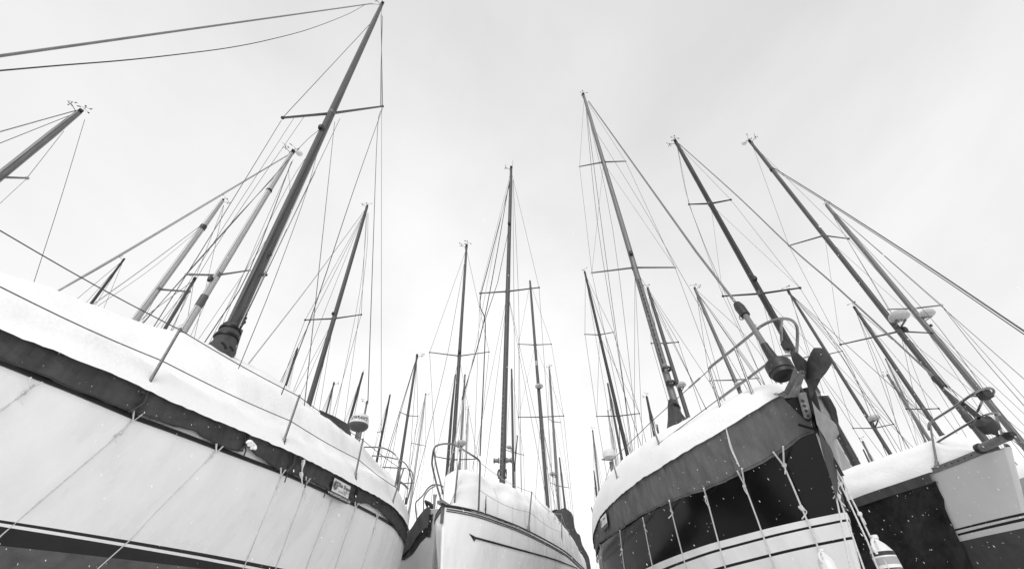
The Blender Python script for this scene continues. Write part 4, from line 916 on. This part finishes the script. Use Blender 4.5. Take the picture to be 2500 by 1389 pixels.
    for wd in wires:
        px, k0, k1, wp, mt = wd[:5]; nm = wd[5] if len(wd) > 5 else 'shroud'; ex = wd[6] if len(wd) > 6 else True
        a = at(*px[0], y=y * k0); b = at(*px[-1], y=y * k1); ln = line3(px, depth(a), depth(b)) if len(px) > 1 else []
        if ex and ln[-1].z > deck + .1 and ln[-2].z > ln[-1].z + .02:
            d = ln[-1] - ln[-2]; t = min(6.0 / max(d.length, .01), (deck + .1 - ln[-1].z) / d.z); ln.append(ln[-1] + d * t)
        if len(ln) > 3: ln = smooth_path(ln, 4)
        rr_ = wp / 2 / F_PX * (depth(ln[0]) * .35 + depth(ln[-1]) * .65); tube(nm, M[mt], rt, ln, max(rr_, .0028), 6 if wp < 4 else 10)
    return rt, mo, base, p0, ax, F, on

S = 'shroud'
# ---- the near boats
o_ = mast((932, 12), (548, 838), 31, 'g', [((690, 288), (815, 281), (934, 260))], W=.160, rt=left, label='LEFT', h=(.33, .944), deck=2.6, auto='', ell=1.2, kind='a', lights=[(784, 311)],
    wires=[([(930, 36), (934, 262)], 1, .96, 1.6, 'wire', S, False), ([(934, 40), (930, 170), (929, 262)], 1, .96, 1.4, 'wire', S, False),
           ([(934, 265), (922, 310), (908, 690), (898, 985)], .96, 1.0, 1.8, 'wire'), ([(933, 268), (865, 460), (770, 745), (687, 963)], .96, .82, 1.8, 'wire'),
           ([(817, 298), (800, 460), (768, 760), (743, 990)], 1, .92, 1.6, 'wire'), ([(785, 330), (751, 460), (671, 680), (582, 900)], 1, .86, 1.6, 'wire'),
           ([(914, 48), (690, 288)], 1, 1.02, 1.6, 'wire', S, False), ([(687, 294), (524, 560), (372, 803)], 1.02, .98, 2.0, 'wire'), ([(718, 288), (542, 560), (400, 790)], 1.04, 1.3, 1.1, 'wire'),
           ([(742, 286), (554, 560), (430, 765)], 1.04, 1.3, 1.1, 'wire'), ([(778, 318), (730, 362), (554, 560), (346, 791)], 1.0, 1.05, 1.6, 'wire'),
           ([(776, 345), (700, 460), (524, 812)], 1.0, 1.2, 1.1, 'wire')])
lmast, lbase, lp0, lax, lF, lon = o_[1:]
# luff rope groove, conduit and halyards up the big mast
for (a, b, wp, mt, nm) in (((560, 790), (838, 225), 3, 'vdark', 'sail_track'), ((583, 800), (770, 420), 2.2, 'wirel', 'halyard'), ((589, 795), (830, 290), 1.8, 'roped', 'halyard'), ((596, 780), (700, 560), 2.2, 'roped', 'halyard')):
    A = at(*a, F=depth(lon(*a)) - .12); B = at(*b, F=depth(lon(*b)) - .1); tube(nm, M[mt], left, [A, B], wp / 2 / F_PX * depth(A), 6)
for u, v in ((651, 622), (640, 672), (588, 788), (592, 776)):
    A = at(u + 6, v, F=depth(lon(u, v)) - .03); mb = MB(); knot(mb, A, .03); mb.tube([A - lax * .07, A + lax * .07], .012, 6); mb.build('cleat', M['vdark'], lmast)
# canvas boot lashed round its foot
bA, bB = lon(562, 796), lbase - lax * .3; dB = (bB - bA); Lb = dB.length
bo = MB().lathe(bA, dB, [(0, .085), (0, .108), (Lb * .06, .125), (Lb * .09, .112), (Lb * .18, .14), (Lb * .22, .128), (Lb * .3, .132), (Lb * .38, .165), (Lb * .5, .16), (Lb * .65, .22), (Lb, .34)], 24).build('mast_boot', M['canvas'], left, angle=70)
for q, rr_ in ((.075, .124), (.205, .139)):
    MB().lathe(bA + dB * (q - .018), dB, [(0, rr_ - .01), (0, rr_ + .006), (Lb * .036, rr_ + .008), (Lb * .036, rr_ - .01)], 24).build('strap', M['black'], bo)
tube('strap', M['black'], bo, smooth_path([at(u, v, F=lF - .35) for u, v in ((541, 836), (547, 842), (552, 853))], 4), .018, 6)
tube('strap', M['black'], bo, smooth_path([at(u, v, F=lF - .25) for u, v in ((561, 846), (566, 851), (569, 858))], 4), .014, 6)
# forestay with its foil, and the slack halyard beside it
r0 = ray(0, 137); y0 = (2.49 - .98 * 4.64) / (r0.z / r0.y - 4.64); Q = r0 * y0 / r0.y; T0 = at(905, 10, y=lp0.y)
E0 = Q + (Q - T0) * .25 * (1 if Q.z > 2 else 0) if Q.z > 2.2 else Q
E0 = Q + (Q - T0) * ((1.95 - Q.z) / (Q.z - T0.z))
tube('forestay', M['alu_m'], left, [E0, Q, T0, lp0 - lax * .02], [.011, .0125, .017, .012], 10)
FQ = depth(Q); ln = line3([(892, 12), (850, 35), (760, 70), (660, 97), (560, 117), (430, 134), (300, 148), (150, 160), (0, 173), (-60, 178)], depth(T0), FQ * .97)
tube('halyard', M['roped'], left, smooth_path(ln + [E0 + Vector((0, 0, .1))], 4), .0065, 6)
tube('backstay', M['wire'], left, [lp0, LB.w(7.7, 0, 2.1)], .005, 5)
# middle boat
o_ = mast((1248, 412), (1226, 1185), 15, 'g', [((1172, 716), (1240, 711), (1316, 702))], W=.135, rt=mid, label='MID', h=(.32, .947), deck=2.5, auto='ul', ell=1.3, kind='aw', lights=[(1243, 545)], track=((1231, 965), (1224, 1180), -.6, 'vdark'),
    wires=[([(1244, 440), (1213, 620), (1180, 790), (1150, 900), (1128, 975)], 1, .8, 2.2, 'roped', 'halyard', False), ([(1244, 450), (1195, 640), (1172, 735), (1184, 780), (1183, 860), (1172, 1112)], 1, .72, 2.4, 'roped', 'halyard', False),
           ([(1242, 560), (1215, 690), (1183, 785)], 1, .78, 1.6, 'roped', 'halyard', False), ([(1246, 430), (1200, 640), (1160, 850), (1103, 1110)], 1, .75, 1.4, 'wirel', 'forestay'),
           ([(1252, 440), (1256, 900)], 1, 1.1, 1.1, 'wire'), ([(1253, 440), (1265, 700), (1268, 880)], 1, 1.2, 1.0, 'wire', 'backstay')])
mm_, mb_, mp0, max_, mF, mon = o_[1:]
for sg in (-1, 1):
    c = mon(1224, 1126) + Vector((sg * .075, -.06, 0)); MB().lathe(c, (sg, 0, 0), [(0, .055), (.03, .06), (.035, .045), (.1, .04), (.11, .058), (.13, .058), (.14, .03), (.141, .001)], 16).build('winch', M['steeld'], mm_)
    c = mon(1224, 1160) + Vector((sg * .075, -.08, 0)); mb = MB()
    for i in range(5): mb.tube(smooth_path([c + Vector((rnd(-.02, .02), 0, .1)), c + Vector((sg * .02 + rnd(-.02, .02), -.02, 0)), c + Vector((rnd(-.02, .02), 0, -.1)), c + Vector((-sg * .03, -.01, 0)), c + Vector((0, 0, .1))], 4), .007, 5)
    mb.build('coiled_halyard', M['roped'], mm_)
# black boat on the right
o_ = mast((1425, 234), (1643, 971), 17, 's', [((1415, 407), (1474, 396), (1527, 394)), ((1445, 666), (1549, 653), (1648, 653))], W=.138, rt=rightb, label='RIGHT', h=(-.03, 1), deck=2.5, auto='ul', ell=1.3, kind='v', lights=[(1540, 618)],
    track=((1559, 687), (1624, 890), .1, 'alu_d'),
    wires=[([(1437, 248), (1700, 615), (1799, 743)], 1, .66, 4.2, 'alu_m', 'forestay', False), ([(1441, 300), (1560, 490), (1646, 640)], 1, 1, 1.0, 'wire'),
           ([(1430, 260), (1458, 540), (1516, 905), (1536, 1060)], 1, 1.5, 1.2, 'wire', 'backstay'), ([(1431, 260), (1478, 620), (1546, 1110)], 1, 1.5, 1.3, 'roped', 'halyard'),
           ([(1432, 262), (1496, 560), (1560, 1100)], 1, 1.5, 1.0, 'wire', 'backstay')])
rm_, rbase, rp0, rax, rF, ron = o_[1:]
fy = RB.w(-.05, 0, 2.3)
FF = lambda u, v, k: at(u, v, F=fB + k)
pA, pB, pC, pD = FF(1799, 742, .9), FF(1820, 770, .72), FF(1868, 845, .3), FF(1902, 895, .08)
mb = MB(); mb.tube([pA, pA.lerp(pB, .35), pB], [.04, .055, .05], 12); mb.build('furling_swivel', M['vdark'], rightb)
tube('shackle', M['steeld'], rightb, smooth_path([FF(1806, 768, .78), FF(1806, 778, .74), FF(1813, 780, .72), FF(1817, 774, .72)], 4), .007, 6)
tube('forestay', M['alu_m'], rightb, [pB, pC], .03, 12)
tube('furling_sleeve', M['vdark'], rightb, [FF(1865, 840, .32), FF(1872, 852, .28), FF(1893, 884, .12)], [.035, .04, .052], 12)
MB().lathe(FF(1893, 880, .12), FF(1913, 915, -.02) - FF(1893, 880, .12), [(0, .045), (.015, .085), (.03, .1), (.05, .105), (.055, .118), (.15, .118), (.155, .105), (.19, .1), (.2, .05), (.21, .001)], 22).build('furling_drum', M['vdark'], rightb)
for u, v, s_ in ((1620, 908, 1), (1637, 942, -1)):
    c = ron(u, v) - Vector((0, .1, 0)); MB().lathe(c + rax * -.02, rax, [(0, .07), (0, .099), (.045, .099), (.045, .07)], 16).build('mast_band', M['vdark'], rm_)
c = ron(1641, 945); mb = MB(); mb.tube([c + Vector((-.1, -.12, .03)), c + Vector((-.03, -.13, -.02)), c + Vector((.08, -.12, -.0)), c + Vector((.14, -.1, .05))], [.02, .03, .03, .022], 8); mb.build('cleat', M['vdark'], rm_)
# tent shaped boot
bA = ron(1643, 972); cz = lambda u, v, k=0: at(u, v, F=rF + k)
A0 = [cz(1632, 973, -.12), cz(1640, 970, -.16), cz(1650, 972, -.12), cz(1654, 978, .0)]
levels = [[(1632, 975), (1641, 973), (1650, 976), (1655, 984)], [(1636, 985), (1645, 985), (1656, 989), (1660, 995)], [(1639, 997), (1648, 998), (1658, 1001), (1661, 1006)], [(1640, 1012), (1650, 1012), (1662, 1013), (1676, 1022)], [(1634, 1040), (1646, 1038), (1660, 1030), (1682, 1030)], [(1626, 1075), (1640, 1070), (1664, 1050), (1690, 1045)]]
rows = []
for i, lv in enumerate(levels):
    d = [-.2, -.3, -.26, -.1]; k = -.05 * i
    fr = [cz(u, v, d[j] + (k if j in (1, 2) else k * .4)) for j, (u, v) in enumerate(lv)]; bk = [fr[-1] + Vector((.0, .22 + .1 * i, -.02)), fr[0] + Vector((.03, .22 + .1 * i, -.02))]
    rows.append(fr + bk)
MB().quadgrid(rows, closed=True).build('mast_boot', M['canvas'], rightb, angle=60)
for i in (2,):
    for q in (0, .3):
        tube('strap', M['black'], rightb, [a.lerp(b, q) + Vector((0, -.012, 0)) for a, b in zip(rows[1][:4], rows[2][:4])], .014, 6)
# silver boat at the right edge: mast and furled forestay
o_ = mast((1650, 347), (2095, 1142), 20, 'd', [((1682, 499), (1736, 496), (1784, 488)), ((1765, 723), (1855, 717), (1953, 703))], W=.150, rt=farb, label='FAR', h=(.045, 1), deck=2.4, auto='ul', ell=1.25, kind='va', lights=[(1842, 679)],
    track=((1700, 425), (2070, 1090), .25),
    wires=[([(1657, 351), (1796, 475), (1928, 601), (2042, 700), (2289, 928)], 1, .66, 3.2, 'alu_m', 'forestay', False), ([(1652, 352), (1690, 520), (1850, 900)], 1, 1.2, 1.1, 'wire', 'backstay')])
fl0, fl1 = at(2280, 920, F=fF + .9), at(2305, 945, F=fF + .75)
MB().tube([fl0, fl0.lerp(fl1, .3), fl1], [.035, .045, .04], 12).build('furling_swivel', M['vdark'], farb)
tube('forestay', M['plastic'], farb, [fl1, at(2350, 982, F=fF + .35)], .012, 8)
tube('furling_sleeve', M['vdark'], farb, [at(2350, 985, F=fF + .3), at(2400, 1028, F=fF - .05)], [.03, .035], 12)
MB().plate([o_[2] + Vector(q) for q in ((.09, .3, .2), (.3, .9, .2), (.3, .9, .9), (.09, .3, 1.6))], (.03, 0, 0)).build('sail_bundle', M['sail'], farb)

# ---- boats further back, each known by its mast
H1 = (.33, .944)
mast((193, 274), (0, 430), 20, 's', [(None, (-5, 433), (66, 435))], W=.16, h=H1, kind='va', auto='', label='mast leaning in at the left edge, its boat below out of view', lights=(),
    wires=[([(207, 292), (150, 480), (83, 688)], 1, 1.25, 1.5, 'wire', 'backstay'), ([(156, 320), (68, 432)], 1, 1, 1.2, 'wire', S, False), ([(68, 434), (0, 497), (-80, 573)], 1, 1, 1.4, 'wire'),
           ([(183, 271), (100, 294), (0, 322), (-150, 362)], 1, .75, 3.0, 'alu_m', 'forestay', False), ([(176, 280), (0, 350), (-150, 410)], 1, .8, 1.8, 'wire', 'halyard', False)])
mast((543, 490), (333, 777), 17, 'l', [(None, (383, 705), (463, 712))], W=.19, h=H1, kind='va', auto='', label='sailboat with a plain pale mast and one right spreader, left of the banded mast', bands=[((495, 556), .25, 'vdark')],
    wires=[([(494, 548), (360, 648), (226, 744)], 1, .8, 3.0, 'plasticg', 'forestay'), ([(500, 548), (380, 648), (232, 752)], 1, .82, 1.2, 'wire', 'halyard'), ([(546, 501), (463, 712), (420, 800)], 1, 1, 1.2, 'wire'), ([(546, 503), (521, 620), (480, 800)], 1, 1.2, 1, 'wire', 'backstay'), ([(390, 706), (345, 790)], 1, 1, 1, 'wire')])
mast((713, 373), (447, 810), 18, 'l', [((455, 670), (527, 670), (609, 660))], W=.150, h=H1, kind='var', auto='', label='sailboat whose pale mast wears two dark bands, just left of the big mast', lights=[(514, 681)],
    bands=[((657, 466), .05, 'black'), ((489, 735), .3, 'alu')],
    wires=[([(706, 377), (535, 478), (330, 600), (142, 710)], 1, .62, 4.2, 'plasticg', 'forestay'), ([(700, 382), (340, 598), (142, 712)], 1, .66, 1.4, 'wire', 'halyard'),
           ([(700, 400), (578, 530), (455, 668)], 1, 1, 1.5, 'wire', S, False), ([(455, 670), (372, 803)], 1, 1, 1.6, 'wire'), ([(675, 424), (455, 668), (348, 792)], 1, 1, 1.3, 'wire'), ([(712, 395), (609, 660), (502, 832)], 1, 1.1, 2.4, 'wire'),
           ([(705, 410), (690, 520), (480, 835)], 1, 1.3, 1.0, 'wire', 'backstay'), ([(527, 680), (465, 780), (400, 815)], 1, 1, 1.1, 'wire'), ([(528, 682), (470, 810)], 1, 1.05, 1.0, 'wire'), ([(716, 390), (640, 560), (540, 800)], 1, 1.3, 1.0, 'wire', 'backstay')])
mast((474, 682), (399, 808), 8, 'g', [], W=.14, h=H1, kind='r', auto='us', label='small far sailboat whose grey mast stands between the two pale masts, mushroom aerial on top')
mast((302, 634), (222, 742), 7, 'd', [], W=.13, h=H1, kind='a', auto='us', label='far sailboat showing only a short dark mast tip above the snow at far left')
mast((896, 505), (757, 975), 13, 'g', [((745, 781), (814, 777), (882, 768))], W=.145, h=(.25, .97), kind='va', auto='ul', lights=[(813, 765)], label='sailboat with a grey mast and single spreaders rising right of the big mast',
    wires=[([(893, 510), (760, 690), (612, 881)], 1, .7, 3.0, 'plasticg', 'forestay'), ([(890, 520), (820, 660), (700, 900)], 1, 1, 1.2, 'wire', S), ([(888, 525), (840, 640), (728, 925)], 1, 1.1, 1, 'wire', S), ([(899, 520), (893, 640), (850, 960)], 1, 1.2, 1, 'wire', 'backstay'), ([(897, 520), (880, 700), (822, 1000)], 1, 1.2, 1, 'wire', 'backstay')])
mast((726, 852), (700, 934), 6, 'd', [], W=.13, kind='', auto='us', label='far sailboat with a dark mast tip just left of the single spreader mast foot')
mast((815, 936), (797, 1005), 5, 'g', [], W=.13, kind='a', auto='us', label='far sailboat with a very short mast tip over the white boat sprayhood')
mast((886, 910), (851, 1035), 7, 'd', [], W=.145, kind='v', auto='us', label='far sailboat whose dark mast ends behind the printed radar dome')
mast((896, 982), (876, 1080), 6, 's', [], W=.13, kind='a', auto='u', label='far sailboat whose light mast stands right behind the printed radar dome')
mast((591, 808), (574, 857), 5, 's', [], W=.13, kind='', auto='u', label='far sailboat with a tiny pale mast tip touching the canvas mast boot')
mast((952, 965), (920, 1124), 6, 'd', [((922, 1055), (936, 1052), None)], W=.14, kind='', auto='us', label='far sailboat with a bare black mast above the stern rail of the white boat')
mast((1018, 869), (976, 1139), 7, 'g', [((976, 1005), (995, 1014), (1020, 1016))], W=.13, kind='a', auto='us', label='far sailboat with grey mast and short swept spreaders above the stern rail',
    wires=[([(1013, 885), (968, 1030), (935, 1138)], 1, 1, 1.6, 'wire')])
mast((1039, 963), (997, 1260), 6, 'l', [((1005, 1081), (1021, 1085), (1039, 1088))], W=.13, kind='aw', auto='us', label='far sailboat with a thin pale mast between the stern rail and the middle pulpit')
# boat whose bow shows behind the left side of the middle boat
o_ = mast((1139, 602), (1101, 1172), 10, 'g', [((1049, 860), (1119, 869), (1194, 859)), ((1063, 1114), (1096, 1122), (1166, 1120))], W=.112, rt=tbr, label='TB', deck=2.5, auto='ul', kind='va', lights=[(1122, 858)], ell=1.3,
    wires=[([(1134, 640), (1112, 760), (1085, 900), (1000, 1240)], 1, .8, 1.2, 'wire', S, True)])
tube('furled_sail', M['tarp2'], tbr, [at(1112, 914, y=12.4), at(1103, 1000, y=11.8), at(1090, 1172, y=10.6)], [.02, .036, .04], 12)
mast((1135, 917), (1121, 1154), 6, 's', [], W=.125, kind='w', auto='us', domes=[(1126, 1082, 25)], label='far sailboat with a radar dome on its mast seen inside the middle pulpit')
mast((1143, 999), (1136, 1153), 5, 'l', [], W=.125, kind='va', auto='us', label='far sailboat with a faint white mast between the pulpit and the hanging dark ropes')
mast((1249, 902), (1254, 1201), 6.5, 'g', [((1235, 1098), (1255, 1104), (1278, 1110))], W=.13, kind='', auto='us', domes=[(1242, 1091, 13)], label='sailboat with plain grey mast and little radar right beside the tallest middle mast',
    wires=[([(1261, 1064), (1263, 1066), (1260, 1100), (1256, 1150)], 1, 1, 3, 'vdark', 'halyard', False)])
o_ = mast((1294, 687), (1337, 1233), 9, 'g', [((1266, 840), (1306, 842), (1346, 840)), ((1266, 1018), (1320, 1018), (1376, 1015))], W=.145, kind='', auto='uls', domes=[(1316, 943, 20)], label='sailboat with two spreader pairs and stacked radar and reflector, behind the arrow striped boat')
MB().lathe(at(1310, 893, y=o_[2].y - .1), (0, 0, 1), [(0, .001), (0, .04), (.05, .085), (.1, .09), (.14, .085), (.18, .095), (.3, .095), (.33, .08), (.38, .09), (.42, .04), (.43, .001)], 14).build('radar_reflector', M['plasticg'], o_[1])
mast((1341, 896), (1364, 1236), 6.5, 's', [((1339, 1021), (1350, 1029), (1369, 1031)), ((1343, 1177), (1359, 1185), (1389, 1190))], W=.14, kind='var', auto='us', domes=[(1349, 1157, 16)], label='pale two spreader mast sailboat with small radar low down, left of the tarpaulined boat ridge')
mast((1366, 1118), (1379, 1236), 5, 'g', [], W=.125, kind='w', auto='us', label='far sailboat with a short mast ending on the ridge of the dark tarpaulined boat')
tw = mast((1428, 666), (1542, 1155), 9, 'd', [((1428, 816), (1463, 817), (1497, 811)), ((1457, 1016), (1509, 1015), (1561, 1009))], W=.145, kind='v', auto='uls', label='sailboat with slim dark mast and two spreader pairs left of the black boat mast')
mast((1484, 938), (1528, 1171), 6.5, 'g', [], W=.135, kind='', auto='us', label='sailboat with bare grey mast running close behind the slim dark mast')
mast((1484, 1003), (1516, 1205), 6, 'l', [], W=.13, kind='a', auto='us', label='sailboat with a light mast behind the large radar dome on a pole')
mast((1582, 706), (1678, 1013), 10.5, 'g', [((1590, 838), (1623, 838), (1656, 835))], W=.14, kind='v', auto='us', domes=[(1662, 940, 25)], label='sailboat with grey mast and radar dome just right of the black boat mast boot')
mast((1579, 969), (1603, 1084), 8, 'd', [], W=.14, kind='va', auto='us', label='sailboat with a stout dark mast tip between the stanchion and the tent shaped boot')
mast((1604, 1038), (1611, 1075), 5, 'g', [], W=.13, kind='', auto='u', label='far sailboat with a tiny mast stub left of the tent shaped boot')
mast((1447, 1052), (1463, 1200), 5, 's', [], W=.13, kind='v', auto='us', label='far sailboat with the leftmost light mast over the black boat stern')
mast((1450, 1150), (1457, 1205), 4, 'd', [], W=.13, kind='', auto='u', label='far sailboat with a small black mast at the black boat stern, topmost of the stubs')
mast((1453, 1190), (1463, 1252), 4.2, 'g', [], W=.15, kind='', auto='u', label='far sailboat with the second stubby mast down at the black boat stern')
mast((1444, 1238), (1452, 1272), 3.6, 'd', [], W=.14, kind='', auto='', label='farthest sailboat, lowest stubby mast at the black boat stern corner')
mast((1697, 706), (1810, 965), 10, 's', [((1733, 929), (1784, 930), (1851, 923))], W=.145, kind='va', auto='us', domes=[(1801, 938, 17)], label='sailboat with a grey mast crossing behind the pulpit legs of the black boat',
    wires=[([(1700, 712), (1760, 790), (1880, 960)], 1, .9, 1.3, 'wire'), ([(1702, 710), (1830, 830), (1910, 960)], 1, .8, 1.2, 'wire')])
mast((1837, 799), (1912, 945), 6, 's', [], W=.13, kind='va', auto='us', label='far sailboat with a thin pale mast behind the furler of the black boat')
mast((1926, 713), (2176, 1112), 9, 'g', [((1975, 872), (2019, 866), (2056, 857)), ((2083, 1045), (2132, 1045), (2181, 1035))], W=.145, kind='v', auto='us', domes=[(2134, 1021, 26)], label='sailboat with grey mast passing right of the anchor, radar dome near its lower spreaders',
    wires=[([(1932, 720), (2040, 850), (2090, 930), (2130, 1000)], 1, .9, 1.4, 'wire'), ([(1934, 722), (2056, 857), (2160, 1100)], 1, 1, 1.3, 'wire')])
mast((2087, 752), (2300, 1064), 11, 'g', [((2213, 998), (2254, 999), (2292, 997))], W=.145, kind='v', auto='us', label='sailboat with stout grey mast and one low spreader pair left of the double radar masts',
    wires=[([(2092, 762), (2200, 935), (2240, 1080)], 1, 1.1, 1.0, 'wirel', S), ([(2090, 762), (2160, 930), (2200, 1090)], 1, 1.1, 1.0, 'wire', S)])
mast((2167, 916), (2265, 1067), 8, 's', [], W=.14, kind='va', auto='us', label='sailboat with a bare light mast sloping left of the stout grey mast foot')
mast((2162, 876), (2215, 985), 4.5, 's', [], W=.15, kind='a', auto='us', label='far sailboat with a thin faint mast just above the bare light mast')
mast((2107, 1079), (2132, 1130), 6, 's', [], W=.14, kind='v', auto='u', label='far sailboat with a short light mast over the snow beside the canvas flap')
mast((2108, 1098), (2124, 1132), 4.5, 'd', [], W=.14, kind='', auto='', label='far sailboat with a short black mast stub over the snow beside the canvas flap')
o35 = mast((1832, 347), (2392, 1058), 16, 'g', [((1926, 600), (2016, 572), (2072, 583)), ((2052, 841), (2203, 805), (2275, 813))], W=.122, h=(.12, .99), deck=2.35, hm='greyhull', kind='var', auto='ul', domes=[(2195, 773, 44)], lights=[(2209, 804)], label='sailboat with tall mast, big radar dome and swept spreaders over the silver bow', ell=1.4,
    wires=[([(1892, 412), (2024, 494), (2250, 640), (2500, 808), (2640, 900)], 1, .62, 3.2, 'alu', 'forestay', False), ([(1892, 416), (2024, 498), (2250, 646), (2500, 816), (2640, 912)], 1, .62, 2, 'wire', 'halyard', False)], bands=[((2362, 1022), .12, 'canvas'), ((2375, 1037), .1, 'canvas'), ((1890, 412), .1, 'vdark')])
mast((2018, 501), (2499, 1086), 16, 's', [((2169, 755), (2225, 754), (2299, 745))], W=.185, h=(.12, .99), kind='va', auto='uls', domes=[(2263, 767, 34)], lights=[(2273, 794)], label='rightmost sailboat, silver mast with radar dome crossing the upper rail at right edge',
    wires=[([(2024, 508), (2235, 735), (2330, 850), (2500, 1090)], 1, .9, 1.3, 'wire'), ([(2299, 747), (2400, 875), (2500, 990)], 1, .9, 1.6, 'wire'), ([(2030, 512), (2299, 745)], 1, 1, 1.1, 'wire', S, False)])
# radar dome on its own pole, at the stern of a hidden boat
cy = at(1487, 1108, F=13); rr_ = 33 / 2 / F_PX * 13
rp = tw[0]
pl_ = MB().tube([at(1491, 1127, F=13), Vector((at(1491, 1127, F=13).x, at(1491, 1127, F=13).y, 1.8))], .05, 10).build('radar_pole', M['steeld'], rp)
MB().lathe(cy - Vector((0, 0, .14)), (0, 0, 1), [(0, .001), (0, rr_ * .5), (.03, rr_ * .92), (.09, rr_), (.13, rr_), (.135, rr_ * .96), (.14, rr_), (.2, rr_ * .93), (.25, rr_ * .7), (.27, .001)], 24).build('radar_dome', M['plastic'], pl_)
MB().tube([at(1469, 1121, F=13), at(1495, 1123, F=13)], .02, 6).build('bracket', M['steeld'], pl_)

# ------------------------------------------------------------------ falling snow
mb = MB(); rs = random.Random(11)
fall = Vector((.30, -.1, -.85)).normalized()
for i in range(3300):
    p = Vector((rs.uniform(-3.5, 5.5), rs.uniform(1.0, 4.6), rs.uniform(-.3, 1.9)))
    F = depth(p)
    if F < 1.5: continue
    r = rs.uniform(.0008, .0018) * rs.uniform(.7, 1.35); e = r * rs.uniform(1.3, 4.5); a = fall.cross(Vector((rs.uniform(-1, 1), rs.uniform(-1, 1), rs.uniform(-1, 1)))).normalized() * r; c = fall.cross(a).normalized() * r * .8
    b = len(mb.v); mb.v += [tuple(p + fall * e), tuple(p + a), tuple(p + c), tuple(p - a), tuple(p - c), tuple(p - fall * e)]
    for k in range(4): mb.f += [(b, b + 1 + k, b + 1 + (k + 1) % 4), (b + 5, b + 1 + (k + 1) % 4, b + 1 + k)]; mb.m += [0, 0]
sf = mb.build('falling_snow', M['snow'], None, loc=(0, 0, 0)); sf['kind'] = 'stuff'; sf['label'] = 'loose snowflakes falling through the air'

for i in range(len(MASTS)):
    for j in range(i):
        d = MASTS[i][1] - MASTS[j][1]; hv = MASTS[i][2]; a = abs(d.x * hv.x + d.y * hv.y); b = abs(d.x * hv.y - d.y * hv.x)
        if a < 8 and b < 2.2: print('CLOSE', MASTS[i][0][:45], '|', MASTS[j][0][:45], round(a, 1), round(b, 1), [round(q, 1) for q in MASTS[i][1]], [round(q, 1) for q in MASTS[j][1]])
